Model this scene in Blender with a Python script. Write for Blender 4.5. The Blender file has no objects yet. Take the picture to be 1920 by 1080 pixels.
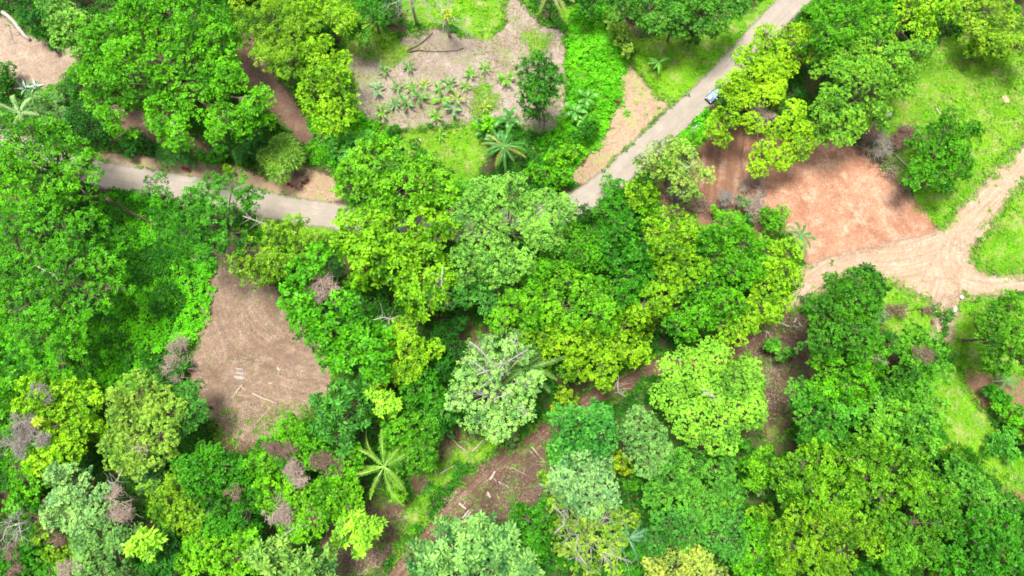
import bpy, math, random
import numpy as np
from mathutils import Vector, Matrix

# ------------------------------------------------------------------ camera, sky, sun
SC = bpy.context.scene
COL = SC.collection
R = math.radians
HC, FPX, TILT = 130.0, 1297.0, R(10)
cam = bpy.data.cameras.new('camera'); camo = bpy.data.objects.new('camera', cam); COL.objects.link(camo)
cam.sensor_width = 36; cam.lens = 36 * FPX / 1920; cam.clip_end = 5000; cam.clip_start = 0.5
camo.location = (0, 0, HC); camo.rotation_euler = (TILT, 0, 0)
SC.camera = camo

SUN_EL, SUN_AZ = R(76), R(-35)          # azimuth measured from +Y (top of the picture), negative = from the left
w = bpy.data.worlds.new('World'); SC.world = w; w.use_nodes = True
nt = w.node_tree; bg = nt.nodes['Background']
sky = nt.nodes.new('ShaderNodeTexSky'); sky.sky_type = 'NISHITA'; sky.sun_disc = False
sky.sun_elevation = SUN_EL; sky.sun_rotation = SUN_AZ; sky.dust_density = 2.0
hs = nt.nodes.new('ShaderNodeHueSaturation'); hs.inputs['Saturation'].default_value = .45        # thin white cloud over the blue
nt.links.new(sky.outputs[0], hs.inputs['Color']); nt.links.new(hs.outputs[0], bg.inputs[0]); bg.inputs[1].default_value = 0.11
sl = bpy.data.lights.new('sun', 'SUN'); sl.energy = 3.5; sl.angle = R(17); sl.color = (1, .96, .86)
so = bpy.data.objects.new('sun', sl); COL.objects.link(so)
sd = Vector((math.sin(SUN_AZ) * math.cos(SUN_EL), math.cos(SUN_AZ) * math.cos(SUN_EL), math.sin(SUN_EL)))
so.rotation_euler = (-sd).to_track_quat('-Z', 'Y').to_euler(); so.location = (0, 0, 60)
SC.view_settings.view_transform = 'Standard'; SC.view_settings.look = 'None'
SC.view_settings.exposure = 1.0; SC.view_settings.gamma = 1
SC.cycles.filter_width = 1.75; SC.cycles.max_bounces = 6; SC.cycles.diffuse_bounces = 3; SC.cycles.transparent_max_bounces = 12

# ------------------------------------------------------------------ helpers
rng = np.random.default_rng(7)
CT, ST = math.cos(TILT), math.sin(TILT)
def W(px, py, h=0.0):
    """map position (pixel of the survey photograph) -> world x, y at height h"""
    dx = (px - 960) / FPX; dy = (540 - py) / FPX
    t = (HC - h) / (CT - ST * dy)
    return dx * t, (ST + CT * dy) * t
def Wa(pts, h=0.0): return np.array([W(x, y, h) for x, y in pts])
def scale_at(px, py, h): return W(px + 1, py, h)[0] - W(px, py, h)[0]

def vnoise(x, y, s, seed=0):
    """smooth value noise, -1..1"""
    r = np.random.default_rng(1000 + seed); T = r.random((64, 64)) * 2 - 1
    u = np.asarray(x) / s + 500; v = np.asarray(y) / s + 500
    i = np.floor(u).astype(int); j = np.floor(v).astype(int); fu = u - i; fv = v - j
    fu = fu * fu * (3 - 2 * fu); fv = fv * fv * (3 - 2 * fv)
    a = T[i % 64, j % 64]; b = T[(i + 1) % 64, j % 64]; c = T[i % 64, (j + 1) % 64]; d = T[(i + 1) % 64, (j + 1) % 64]
    return (a * (1 - fu) + b * fu) * (1 - fv) + (c * (1 - fu) + d * fu) * fv
def GZ(x, y):
    return 0.30 * vnoise(x, y, 17, 1) + 0.09 * vnoise(x, y, 3.1, 2) + 0.05 * vnoise(x, y, 1.3, 3)

def mesh(name, V, F, mat=None, parent=None, tone=None, smooth=False, attrs=None):
    """V (n,3); F (m,3|4) array or list of arrays with equal widths"""
    V = np.asarray(V, dtype=np.float32); Fs = F if isinstance(F, list) else [F]
    me = bpy.data.meshes.new(name); me.vertices.add(len(V)); me.vertices.foreach_set('co', V.ravel())
    Fs = [np.asarray(f, dtype=np.int32) for f in Fs if len(f)]
    nl = sum(f.size for f in Fs); npg = sum(len(f) for f in Fs)
    me.loops.add(nl); me.polygons.add(npg)
    me.loops.foreach_set('vertex_index', np.concatenate([f.ravel() for f in Fs]))
    tot = np.concatenate([np.full(len(f), f.shape[1], dtype=np.int32) for f in Fs])
    st = np.concatenate([[0], np.cumsum(tot)[:-1]]).astype(np.int32)
    me.polygons.foreach_set('loop_start', st)
    if smooth: me.polygons.foreach_set('use_smooth', np.ones(npg, dtype=bool))
    if tone is not None:
        a = me.attributes.new('tone', 'FLOAT', 'FACE'); a.data.foreach_set('value', np.asarray(tone, dtype=np.float32))
    for k, v in (attrs or {}).items():
        a = me.attributes.new(k, 'FLOAT', 'POINT'); a.data.foreach_set('value', np.asarray(v, dtype=np.float32))
    me.update(calc_edges=True)
    if mat: me.materials.append(mat)
    o = bpy.data.objects.new(name, me); COL.objects.link(o)
    if parent: o.parent = parent
    return o
def empty(name, loc, rz=0):
    o = bpy.data.objects.new(name, None); COL.objects.link(o); o.location = loc; o.rotation_euler = (0, 0, rz)
    o.empty_display_size = .5; return o
LABELS = {}
def tag(o, label, cat, group=None):
    assert label not in LABELS or group, label
    LABELS[label] = 1
    o['label'] = label; o['category'] = cat
    if group: o['group'] = group
    return o
def kind(o, k): o['kind'] = k; return o
def tint(o, c): o.color = (c[0], c[1], c[2], 1); return o

def copy_tree(o, parent=None):
    c = o.copy(); COL.objects.link(c); c.parent = parent
    for ch in list(o.children): copy_tree(ch, c)
    return c

# tube accumulator -----------------------------------------------------------
class Geo:
    def __init__(s): s.V = []; s.F4 = []; s.F3 = []; s.n = 0
    def add(s, V, F4=None, F3=None):
        V = np.asarray(V, float); s.V.append(V)
        if F4 is not None and len(F4): s.F4.append(np.asarray(F4) + s.n)
        if F3 is not None and len(F3): s.F3.append(np.asarray(F3) + s.n)
        s.n += len(V)
    def tube(s, P, rad, k=5, cap=True):
        P = np.asarray(P, float); n = len(P); rad = np.broadcast_to(rad, (n,))
        T = np.gradient(P, axis=0); T /= np.linalg.norm(T, axis=1)[:, None] + 1e-9
        up = np.where(np.abs(T[:, 2:3]) > .9, [[1., 0, 0]], [[0, 0, 1.]])
        A = np.cross(T, up); A /= np.linalg.norm(A, axis=1)[:, None] + 1e-9; B = np.cross(T, A)
        an = np.arange(k) * 2 * np.pi / k
        V = (P[:, None] + rad[:, None, None] * (A[:, None] * np.cos(an)[None, :, None] + B[:, None] * np.sin(an)[None, :, None])).reshape(-1, 3)
        F = [[i * k + j, i * k + (j + 1) % k, (i + 1) * k + (j + 1) % k, (i + 1) * k + j] for i in range(n - 1) for j in range(k)]
        F3 = []
        if cap:
            V = np.vstack([V, P[:1], P[-1:]]); c0 = n * k
            F3 = [[c0, (j + 1) % k, j] for j in range(k)] + [[c0 + 1, (n - 1) * k + j, (n - 1) * k + (j + 1) % k] for j in range(k)]
        s.add(V, F, F3)
    def box(s, c, d, rz=0, top=1.0):
        c = np.array(c, float); x, y, z = np.array(d) / 2
        V = np.array([[-x, -y, -z], [x, -y, -z], [x, y, -z], [-x, y, -z], [-x * top, -y * top, z], [x * top, -y * top, z], [x * top, y * top, z], [-x * top, y * top, z]])
        cr, sr = math.cos(rz), math.sin(rz); V = V @ np.array([[cr, sr, 0], [-sr, cr, 0], [0, 0, 1]]) + c
        s.add(V, [[0, 3, 2, 1], [4, 5, 6, 7], [0, 1, 5, 4], [1, 2, 6, 5], [2, 3, 7, 6], [3, 0, 4, 7]])
    def build(s, name, mat, parent=None, smooth=False):
        Fs = ([np.vstack(s.F4)] if s.F4 else []) + ([np.vstack(s.F3)] if s.F3 else [])
        return mesh(name, np.vstack(s.V), Fs, mat, parent, smooth=smooth)

# ------------------------------------------------------------------ materials
def newmat(name):
    m = bpy.data.materials.new(name); m.use_nodes = True; N = m.node_tree.nodes; L = m.node_tree.links
    return m, N, L, N['Principled BSDF']
def node(N, t, **kw):
    n = N.new(t)
    for k, v in kw.items(): setattr(n, k, v)
    return n
def noise(N, L, vec, scale, detail=4, rough=.55, out=0):
    n = node(N, 'ShaderNodeTexNoise'); n.inputs['Scale'].default_value = scale; n.inputs['Detail'].default_value = detail
    n.inputs['Roughness'].default_value = rough; L.new(vec, n.inputs['Vector']); return n.outputs[out]
def mixc(N, L, f, a, b, mode='MIX'):
    n = node(N, 'ShaderNodeMix', data_type='RGBA', blend_type=mode)
    for s, v in ((0, f), (6, a), (7, b)):
        if isinstance(v, (int, float)): n.inputs[s].default_value = v
        elif isinstance(v, tuple): n.inputs[s].default_value = (*v[:3], 1)
        else: L.new(v, n.inputs[s])
    return n.outputs[2]
def rangen(N, L, v, a, b, c=0., d=1., smooth=True):
    n = node(N, 'ShaderNodeMapRange'); n.interpolation_type = 'SMOOTHSTEP' if smooth else 'LINEAR'
    L.new(v, n.inputs[0])
    for i, x in enumerate((a, b, c, d)): n.inputs[i + 1].default_value = x
    return n.outputs[0]
def mth(N, L, op, a, b=None):
    n = node(N, 'ShaderNodeMath', operation=op)
    for i, v in enumerate((a, b)):
        if v is None: continue
        if isinstance(v, (int, float)): n.inputs[i].default_value = v
        else: L.new(v, n.inputs[i])
    return n.outputs[0]

def foliage_mat(name, trans=.20, rough=.45, spec=.16):
    m, N, L, P = newmat(name)
    oi = node(N, 'ShaderNodeObjectInfo'); at = node(N, 'ShaderNodeAttribute', attribute_name='tone')
    tone = at.outputs['Fac']; col = oi.outputs['Color']
    tc = node(N, 'ShaderNodeTexCoord'); ns = noise(N, L, tc.outputs['Object'], .33, 4, .6)
    col = mixc(N, L, rangen(N, L, ns, .44, .60), col, mixc(N, L, 1.0, col, (1.2, 1.05, 1.0), 'MULTIPLY'))
    ns2 = noise(N, L, tc.outputs['Object'], .8, 4, .6, 0); col = mixc(N, L, rangen(N, L, ns2, .56, .68), col, mixc(N, L, 1.0, col, (.62, .78, 1.1), 'MULTIPLY'))
    nb = noise(N, L, tc.outputs['Object'], 2.2, 3, .6); col = mixc(N, L, rangen(N, L, nb, .68, .74, 0, .5), col, (.24, .20, .08))
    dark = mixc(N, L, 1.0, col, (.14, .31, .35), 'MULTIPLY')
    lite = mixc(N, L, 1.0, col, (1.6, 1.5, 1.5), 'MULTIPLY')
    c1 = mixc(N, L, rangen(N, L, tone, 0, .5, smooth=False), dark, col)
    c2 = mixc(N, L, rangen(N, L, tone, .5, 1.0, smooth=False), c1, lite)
    L.new(c2, P.inputs['Base Color']); P.inputs['Roughness'].default_value = rough
    P.inputs['Specular IOR Level'].default_value = spec
    tr = node(N, 'ShaderNodeBsdfTranslucent'); L.new(mixc(N, L, 1.0, c2, (1.25, 1.2, .6), 'MULTIPLY'), tr.inputs[0])
    mx = node(N, 'ShaderNodeMixShader'); mx.inputs[0].default_value = trans
    L.new(P.outputs[0], mx.inputs[1]); L.new(tr.outputs[0], mx.inputs[2]); L.new(mx.outputs[0], N['Material Output'].inputs[0])
    return m
M_LEAF = foliage_mat('leaf_foliage'); M_FROND = foliage_mat('frond_foliage', .25, .4, .5)

def bark_mat(name, a, b, sc=6):
    m, N, L, P = newmat(name); tc = node(N, 'ShaderNodeTexCoord'); v = tc.outputs['Object']
    n = noise(N, L, v, sc, 6, .7); L.new(mixc(N, L, rangen(N, L, n, .35, .65), a, b), P.inputs['Base Color'])
    P.inputs['Roughness'].default_value = .9
    bp = node(N, 'ShaderNodeBump'); bp.inputs['Strength'].default_value = .5; bp.inputs['Distance'].default_value = .05
    L.new(noise(N, L, v, sc * 2.5, 4), bp.inputs['Height']); L.new(bp.outputs[0], P.inputs['Normal']); return m
M_BARK = bark_mat('brown_bark', (.10, .07, .045), (.22, .17, .12))
M_PALEBARK = bark_mat('pale_bark', (.27, .25, .21), (.50, .47, .42))
M_WHITELOG = bark_mat('white_wood', (.30, .25, .20), (.54, .48, .41))
M_LOG = bark_mat('bare_log', (.28, .21, .15), (.50, .41, .31))
M_DARKLOG = bark_mat('dark_log', (.07, .05, .035), (.18, .13, .09))
M_GREYTWIG = bark_mat('grey_twig', (.20, .17, .15), (.40, .36, .32))
M_PINKTWIG = bark_mat('pinkish_twig', (.28, .20, .16), (.52, .42, .35))
M_BROWNTWIG = bark_mat('brown_twig', (.13, .075, .055), (.30, .20, .15))
M_STONE = bark_mat('pale_stone', (.35, .33, .30), (.62, .60, .56), 3)
def plain(name, c, rough=.5, metal=0, spec=.5, coat=0):
    m, N, L, P = newmat(name); P.inputs['Base Color'].default_value = (*c, 1); P.inputs['Roughness'].default_value = rough
    P.inputs['Metallic'].default_value = metal; P.inputs['Specular IOR Level'].default_value = spec
    P.inputs['Coat Weight'].default_value = coat
    tc = node(N, 'ShaderNodeTexCoord'); n = noise(N, L, tc.outputs['Object'], 5, 3)
    L.new(mixc(N, L, rangen(N, L, n, .3, .8), c, tuple(x * .8 for x in c)), P.inputs['Base Color']); return m

def soil_mat(name, c1, c2, c3, fleck=None, edge=True, ruts=None, green=None, line=None, kk=1., bump=.6, soft=.35, wob=1.3, big=.06):
    """bare ground: three earth tones by noise, flecks, optional wheel ruts along a direction, ragged thinning edge"""
    m, N, L, P = newmat(name); g = node(N, 'ShaderNodeNewGeometry'); v = g.outputs['Position']
    n1 = noise(N, L, v, big, 5, .6); n2 = noise(N, L, v, .35, 6, .65); n3 = noise(N, L, v, 2.2, 5, .7)
    c = mixc(N, L, rangen(N, L, n1, .38, .62), c1, c2)
    c = mixc(N, L, rangen(N, L, n2, .45, .68), c, c3)
    c = mixc(N, L, rangen(N, L, n3, .38, .72, 0, .65 * kk), c, tuple(x * .52 for x in c1))
    n4 = noise(N, L, v, .9, 8, .75); c = mixc(N, L, rangen(N, L, n4, .52, .66, 0, .55 * kk), c, tuple(x * .60 for x in c2))
    h = mth(N, L, 'ADD', n3, mth(N, L, 'MULTIPLY', n2, 1.5))
    if ruts:                                                   # (angle, wavelength, strength)
        mp = node(N, 'ShaderNodeMapping'); mp.inputs['Rotation'].default_value = (0, 0, ruts[0]); L.new(v, mp.inputs[0])
        mp2 = node(N, 'ShaderNodeMapping'); mp2.inputs['Scale'].default_value = (ruts[1], .05, 1); L.new(mp.outputs[0], mp2.inputs[0])
        nr = noise(N, L, mp2.outputs[0], 1.0, 4, .6)
        c = mixc(N, L, rangen(N, L, nr, .38, .66, 0, ruts[2]), c, tuple(x * .5 for x in c1))
        h = mth(N, L, 'ADD', h, mth(N, L, 'MULTIPLY', nr, -2.0))
    if line:
        al = node(N, 'ShaderNodeAttribute', attribute_name='lat'); aa = node(N, 'ShaderNodeAttribute', attribute_name='along')
        cv = node(N, 'ShaderNodeCombineXYZ'); L.new(al.outputs['Fac'], cv.inputs[0]); L.new(mth(N, L, 'MULTIPLY', aa.outputs['Fac'], .045), cv.inputs[1])
        nl = noise(N, L, cv.outputs[0], 1.5, 5, .65); c = mixc(N, L, rangen(N, L, nl, .46, .62, 0, line), c, tuple(x * .55 for x in c1))
        c = mixc(N, L, rangen(N, L, nl, .44, .34, 0, line * .8), c, tuple(min(.8, x * 1.25) for x in c3)); h = mth(N, L, 'ADD', h, mth(N, L, 'MULTIPLY', nl, -1.5))
    if fleck:
        vo = node(N, 'ShaderNodeTexVoronoi'); vo.inputs['Scale'].default_value = 2.6; L.new(v, vo.inputs['Vector'])
        nf = noise(N, L, v, .25, 2); f = mth(N, L, 'MULTIPLY', rangen(N, L, vo.outputs['Distance'], .12, .22, 1, 0), rangen(N, L, nf, .45, .6))
        c = mixc(N, L, f, c, fleck)
    if green:
        ng = noise(N, L, v, .22, 7, .7); c = mixc(N, L, rangen(N, L, ng, .50, .62, 0, green[3]), c, green[:3])
    L.new(c, P.inputs['Base Color']); P.inputs['Roughness'].default_value = .95; P.inputs['Specular IOR Level'].default_value = .15
    bp = node(N, 'ShaderNodeBump'); bp.inputs['Strength'].default_value = bump; bp.inputs['Distance'].default_value = .18
    L.new(h, bp.inputs['Height']); L.new(bp.outputs[0], P.inputs['Normal'])
    if edge:
        at = node(N, 'ShaderNodeAttribute', attribute_name='edge')
        nn = noise(N, L, v, .8, 8, .7); nw = noise(N, L, v, .18, 3)
        e = mth(N, L, 'ADD', at.outputs['Fac'], mth(N, L, 'MULTIPLY', mth(N, L, 'SUBTRACT', nn, .5), wob * 2))
        e = mth(N, L, 'ADD', e, mth(N, L, 'MULTIPLY', mth(N, L, 'SUBTRACT', nw, .5), wob * 1.6))
        tr = node(N, 'ShaderNodeBsdfTransparent'); mx = node(N, 'ShaderNodeMixShader')
        L.new(rangen(N, L, e, -soft, soft), mx.inputs[0]); L.new(tr.outputs[0], mx.inputs[1]); L.new(P.outputs[0], mx.inputs[2])
        L.new(mx.outputs[0], N['Material Output'].inputs[0])
    return m

# ------------------------------------------------------------------ ground sheets on one lattice
STEP = 0.55
gx = np.arange(-128, 128.01, STEP); gy = np.arange(-52, 108.01, STEP)
far = np.array([30, 90, 250, 700, 2000.])
GX = np.concatenate([-128 - far[::-1], gx, 128 + far]); GY = np.concatenate([-52 - far[::-1], gy, 108 + far])
XX, YY = np.meshgrid(GX, GY, indexing='ij'); ZZ = GZ(XX, YY); nx, ny = XX.shape
idx = np.arange(nx * ny).reshape(nx, ny)
ground_q = np.stack([idx[:-1, :-1], idx[1:, :-1], idx[1:, 1:], idx[:-1, 1:]], -1).reshape(-1, 4)
GV = np.stack([XX.ravel(), YY.ravel(), ZZ.ravel()], 1)
m_ground = soil_mat('forest_floor', (.060, .050, .028), (.075, .085, .028), (.10, .075, .045), edge=False, green=(.05, .12, .02, .6))
kind(mesh('ground', GV, ground_q, m_ground, smooth=True), 'structure')

def sdf(poly, X, Y):
    """signed distance in metres, positive inside"""
    P = np.asarray(poly); Q = np.roll(P, -1, 0); d = np.full(X.shape, 1e9); ins = np.zeros(X.shape, bool)
    for (ax, ay), (bx, by) in zip(P, Q):
        ex, ey = bx - ax, by - ay; t = np.clip(((X - ax) * ex + (Y - ay) * ey) / (ex * ex + ey * ey + 1e-9), 0, 1)
        d = np.minimum(d, np.hypot(X - ax - t * ex, Y - ay - t * ey))
        c = ((ay > Y) != (by > Y)); ins ^= c & (X < (bx - ax) * (Y - ay) / (by - ay + 1e-12) + ax)
    return np.where(ins, d, -d)
def sdf_line(line, hw, X, Y):
    P = np.asarray(line); d = np.full(X.shape, 1e9)
    for (ax, ay), (bx, by) in zip(P[:-1], P[1:]):
        ex, ey = bx - ax, by - ay; t = np.clip(((X - ax) * ex + (Y - ay) * ey) / (ex * ex + ey * ey + 1e-9), 0, 1)
        d = np.minimum(d, np.hypot(X - ax - t * ex, Y - ay - t * ey))
    return hw - d
def spline(pts, n=8):
    P = np.array(pts, float); P = np.vstack([2 * P[0] - P[1], P, 2 * P[-1] - P[-2]]); o = []
    for i in range(1, len(P) - 2):
        for t in np.arange(n) / n:
            o.append(.5 * (2 * P[i] + (P[i + 1] - P[i - 1]) * t + (2 * P[i - 1] - 5 * P[i] + 4 * P[i + 1] - P[i + 2]) * t * t + (-P[i - 1] + 3 * P[i] - 3 * P[i + 1] + P[i + 2]) * t ** 3))
    o.append(P[-2]); return np.array(o)
LAYER = [0]
def line_coords(lines, X, Y):
    best = np.full(X.shape, 1e9); lat = np.zeros(X.shape); al = np.zeros(X.shape)
    for k, P in enumerate(lines):
        s0 = 0.
        for (ax, ay), (bx, by) in zip(P[:-1], P[1:]):
            ex, ey = bx - ax, by - ay; l = math.hypot(ex, ey) + 1e-9; t = np.clip(((X - ax) * ex + (Y - ay) * ey) / (l * l), 0, 1)
            d = np.hypot(X - ax - t * ex, Y - ay - t * ey); m = d < best; best[m] = d[m]
            lat[m] = (d * np.sign(ex * (Y - ay) - ey * (X - ax)))[m] + k * 17; al[m] = (s0 + t * l)[m]; s0 += l
    return lat, al
def sheet(name, field, mat, reach=1.6, lines=None):
    LAYER[0] += 1; d = field; m = d > -reach
    cm = m[:-1, :-1] | m[1:, :-1] | m[1:, 1:] | m[:-1, 1:]
    q = np.stack([idx[:-1, :-1], idx[1:, :-1], idx[1:, 1:], idx[:-1, 1:]], -1)[cm]
    u, inv = np.unique(q, return_inverse=True); V = GV[u].copy(); V[:, 2] += .006 * LAYER[0] + .01
    at = {'edge': d.ravel()[u]}
    if lines: at['lat'], at['along'] = line_coords(lines, V[:, 0].astype(float), V[:, 1].astype(float))
    return kind(mesh(name, V, inv.reshape(-1, 4), mat, smooth=True, attrs=at), 'structure')
def polyf(*polys):
    f = None
    for p in polys:
        s = sdf(Wa(p), XX, YY); f = s if f is None else np.maximum(f, s)
    return f
FIELDS = {}
exec_polys = dict(
 garden=[[(640,110),(668,150),(665,190),(680,225),(730,238),(790,240),(850,232),(880,236),(930,225),(960,232),(1000,250),(1045,250),(1060,200),(1062,120),(1058,60),(1010,45),(985,15),(965,-10),(945,10),(950,40),(925,70),(880,75),(850,62),(800,55),(755,75),(720,95),(690,60),(650,80)]],
 yard=[[(-60,25),(10,30),(45,62),(90,78),(135,90),(150,115),(120,150),(80,172),(40,168),(0,165),(-60,170)]],
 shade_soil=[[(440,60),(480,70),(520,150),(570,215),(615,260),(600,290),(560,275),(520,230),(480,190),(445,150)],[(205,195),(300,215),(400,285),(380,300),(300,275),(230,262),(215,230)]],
 verge=[[(170,285),(250,292),(340,300),(420,306),(470,322),(500,335),(540,312),(590,318),(625,335),(640,372),(600,385),(500,366),(420,350),(330,334),(240,318),(160,298)],
        [(1178,120),(1215,160),(1252,198),(1215,235),(1160,295),(1105,350),(1065,335),(1100,290),(1140,235),(1158,180),(1162,140)]],
 clearing=[[(395,470),(430,430),(470,455),(455,500),(520,545),(545,600),(600,636),(622,700),(612,745),(570,775),(500,830),(430,822),(380,775),(352,700),(362,640),(385,560)]],
 clay=[[(1400,250),(1450,262),(1530,255),(1580,262),(1640,300),(1690,350),(1740,400),(1760,450),(1735,480),(1600,490),(1510,505),(1480,440),(1440,400),(1400,360),(1390,300)]],
 churned=[[(1300,245),(1360,225),(1440,235),(1480,270),(1470,320),(1440,350),(1450,400),(1480,440),(1400,450),(1330,430),(1250,400),(1230,350),(1290,330)]],
 sandy=[[(1500,500),(1560,478),(1640,462),(1720,448),(1765,425),(1800,385),(1845,340),(1890,295),(1960,210),(1960,300),(1915,345),(1870,400),(1832,450),(1820,485),(1832,508),(1870,520),(1960,515),(1960,550),(1880,556),(1810,558),(1790,575),(1778,582),(1760,580),(1748,566),(1720,552),(1660,528),(1600,508),(1560,535),(1500,575),(1455,608),(1430,595),(1480,548)]],
 lowsoil=[[(1800,680),(1850,695),(1930,705),(1940,820),(1890,800),(1840,760),(1810,730)],[(1850,890),(1960,930),(1960,980),(1900,930)]],
 brushsoil=[[(400,760),(560,755),(590,770),(540,810),(470,850),(400,845)],[(860,905),(905,865),(960,835),(1015,830),(1040,880),(1000,945),(935,985),(870,1010),(800,1050),(800,990)],[(640,940),(760,930),(780,960),(700,1080),(600,1100),(600,1010)],[(760,830),(860,790),(900,830),(840,880),(780,930),(760,880)],[(1400,620),(1490,590),(1540,620),(1530,760),(1440,830),(1400,700)],[(820,600),(880,590),(900,650),(850,680)],[(1270,330),(1340,380),(1290,430),(1200,400)],[(1490,230),(1560,250),(1640,290),(1740,400),(1720,400),(1700,250),(1620,230)]],
)
for k, p in exec_polys.items(): FIELDS[k] = polyf(*p)
grass_polys = [
 [(1185,75),(1300,55),(1410,20),(1450,-30),(1500,-30),(1420,75),(1340,150),(1252,205),(1200,140)],
 [(620,235),(700,235),(760,250),(850,240),(890,235),(915,290),(880,350),(790,330),(700,290),(640,280)],
 [(860,-30),(955,-30),(945,45),(915,72),(870,62),(845,40)],[(610,-20),(690,40),(740,70),(770,95),(735,120),(690,110),(650,90)],
 [(740,-30),(880,-30),(860,50),(800,50),(760,40)],
 [(985,65),(1030,62),(1020,100),(1000,105)],[(890,165),(915,150),(935,190),(910,220),(885,215)],
 [(1650,190),(1700,120),(1780,70),(1960,60),(1960,200),(1900,300),(1840,350),(1790,400),(1765,432),(1720,390),(1680,330),(1620,270),(1600,230)],
 [(1818,490),(1835,440),(1880,385),(1960,300),(1960,520),(1870,518),(1830,508)],
 [(1650,505),(1700,535),(1745,560),(1745,620),(1700,640),(1640,600)],[(1795,570),(1810,556),(1960,552),(1960,700),(1840,700),(1790,690),(1770,640)],
 [(1730,690),(1790,690),(1830,760),(1880,830),(1960,900),(1960,935),(1850,895),(1790,850),(1740,770)],
 [(735,985),(770,940),(800,930),(790,975),(760,1010)],[(850,850),(900,822),(935,828),(900,866),(870,880)],[(800,880),(850,860),(850,900),(815,920)],
 [(1230,330),(1300,240),(1350,200),(1330,240),(1290,290),(1240,340)],[(480,410),(620,410),(640,450),(480,440)],
 [(1040,10),(1100,20),(1150,60),(1180,110),(1160,200),(1120,280),(1060,330),(1050,250),(1065,180),(1065,60)],
]
FIELDS['grass'] = polyf(*grass_polys)
mat_p = dict(
 garden=soil_mat('garden_soil_earth', (.27, .205, .17), (.33, .265, .225), (.40, .33, .28), fleck=(.66, .58, .50), green=(.16, .24, .05, .5)),
 yard=soil_mat('yard_soil_earth', (.28, .195, .15), (.36, .27, .20), (.41, .32, .25), soft=.8),
 shade_soil=soil_mat('shaded_soil_earth', (.17, .10, .075), (.20, .125, .09), (.24, .155, .115)),  # brown soil with the shade under the trees worked into its colour
 verge=soil_mat('verge_earth', (.32, .205, .14), (.41, .295, .20), (.38, .295, .19), green=(.25, .32, .07, .45), soft=.5),
 clearing=soil_mat('clearing_earth', (.22, .145, .105), (.285, .20, .145), (.36, .265, .19), ruts=(R(70), .8, .2), line=.28, fleck=(.6, .5, .4)),
 clay=soil_mat('red_clay', (.38, .18, .11), (.48, .265, .17), (.54, .365, .255), ruts=(R(-35), .5, .35), big=.13, fleck=(.7, .55, .42)),
 churned=soil_mat('shaded_churned_clay', (.27, .135, .085), (.33, .19, .125), (.36, .235, .17), ruts=(R(8), .7, .7), bump=1),  # churned clay, its darker brown also carries the lime tree's shade
 sandy=soil_mat('sandy_track_earth', (.44, .31, .215), (.44, .30, .205), (.47, .37, .28), soft=1.1, line=.45, wob=2.0, fleck=(.72, .66, .58)),
 lowsoil=soil_mat('low_red_soil', (.27, .13, .075), (.23, .14, .09), (.31, .19, .12), green=(.10, .20, .03, .7)),
 brushsoil=soil_mat('littered_soil', (.085, .052, .034), (.125, .082, .052), (.18, .125, .085), fleck=(.5, .4, .3), green=(.12, .20, .03, .7), wob=2),
)
m_grass = soil_mat('grass_turf', (.10, .27, .012), (.19, .36, .02), (.32, .33, .12), wob=2.2, soft=.7, big=.05)
names = dict(garden='garden_soil', yard='yard_soil', shade_soil='bare_soil', verge='verge_soil', clearing='clearing_soil', clay='clay_ground', churned='churned_ground', sandy='dirt_road', lowsoil='red_soil', brushsoil='littered_soil')
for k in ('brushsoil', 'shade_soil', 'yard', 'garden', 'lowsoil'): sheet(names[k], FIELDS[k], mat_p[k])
sheet('grass_ground', FIELDS['grass'], m_grass, 2.5)
CL = [spline(Wa(q)) for q in ([(420,430),(425,530),(450,610),(500,660),(560,690),(620,700)],[(360,690),(420,700),(480,705),(540,725),(600,735)],[(385,620),(400,680),(400,780)])]
SL = [spline(Wa(q)) for q in ([(1960,225),(1900,310),(1840,375),(1790,430),(1770,480),(1790,522),(1850,540),(1960,533)],[(1780,450),(1700,478),(1600,490),(1520,525),(1440,600)],[(1788,520),(1775,570),(1762,595)])]
for k in ('verge', 'clearing', 'churned', 'clay', 'sandy'): sheet(names[k], FIELDS[k], mat_p[k], 1.6, SL if k == 'sandy' else CL if k == 'clearing' else None)
# forest track and paved lane
TRACK = spline(Wa([(1470,590),(1400,645),(1320,680),(1230,690),(1180,712),(1120,745),(1070,785),(1010,820),(940,875),(860,950),(780,1040),(720,1110)]))
FIELDS['track'] = sdf_line(TRACK, 1.6, XX, YY)
sheet('dirt_track', FIELDS['track'], soil_mat('track_earth', (.145, .078, .05), (.19, .115, .08), (.235, .155, .115), fleck=(.55, .45, .34), soft=.5, wob=.9, line=.7), 1.8, [TRACK])
LANE = spline(Wa([(-80,235),(20,272),(110,304),(200,328),(330,350),(430,366),(520,388),(600,402),(700,418),(800,428),(900,426),(1000,408),(1075,385),(1130,350),(1190,297),(1260,232),(1330,168),(1395,100),(1445,45),(1490,0),(1550,-60)]))
FIELDS['lane'] = sdf_line(LANE, 2.55, XX, YY)
WT = [spline(Wa(q)) for q in ([(1772,560),(1765,590),(1756,630)],[(1795,560),(1788,595),(1780,632)])]
sheet('wheel_tracks', np.maximum(sdf_line(WT[0], .75, XX, YY), sdf_line(WT[1], .7, XX, YY)), mat_p['sandy'], 1.2, WT)
sheet('paved_road', FIELDS['lane'], soil_mat('worn_lane', (.315, .27, .228), (.34, .29, .25), (.365, .32, .272), soft=.45, wob=.75, bump=.15, big=.03, line=.16, kk=.3), 1.2, [LANE])

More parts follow.
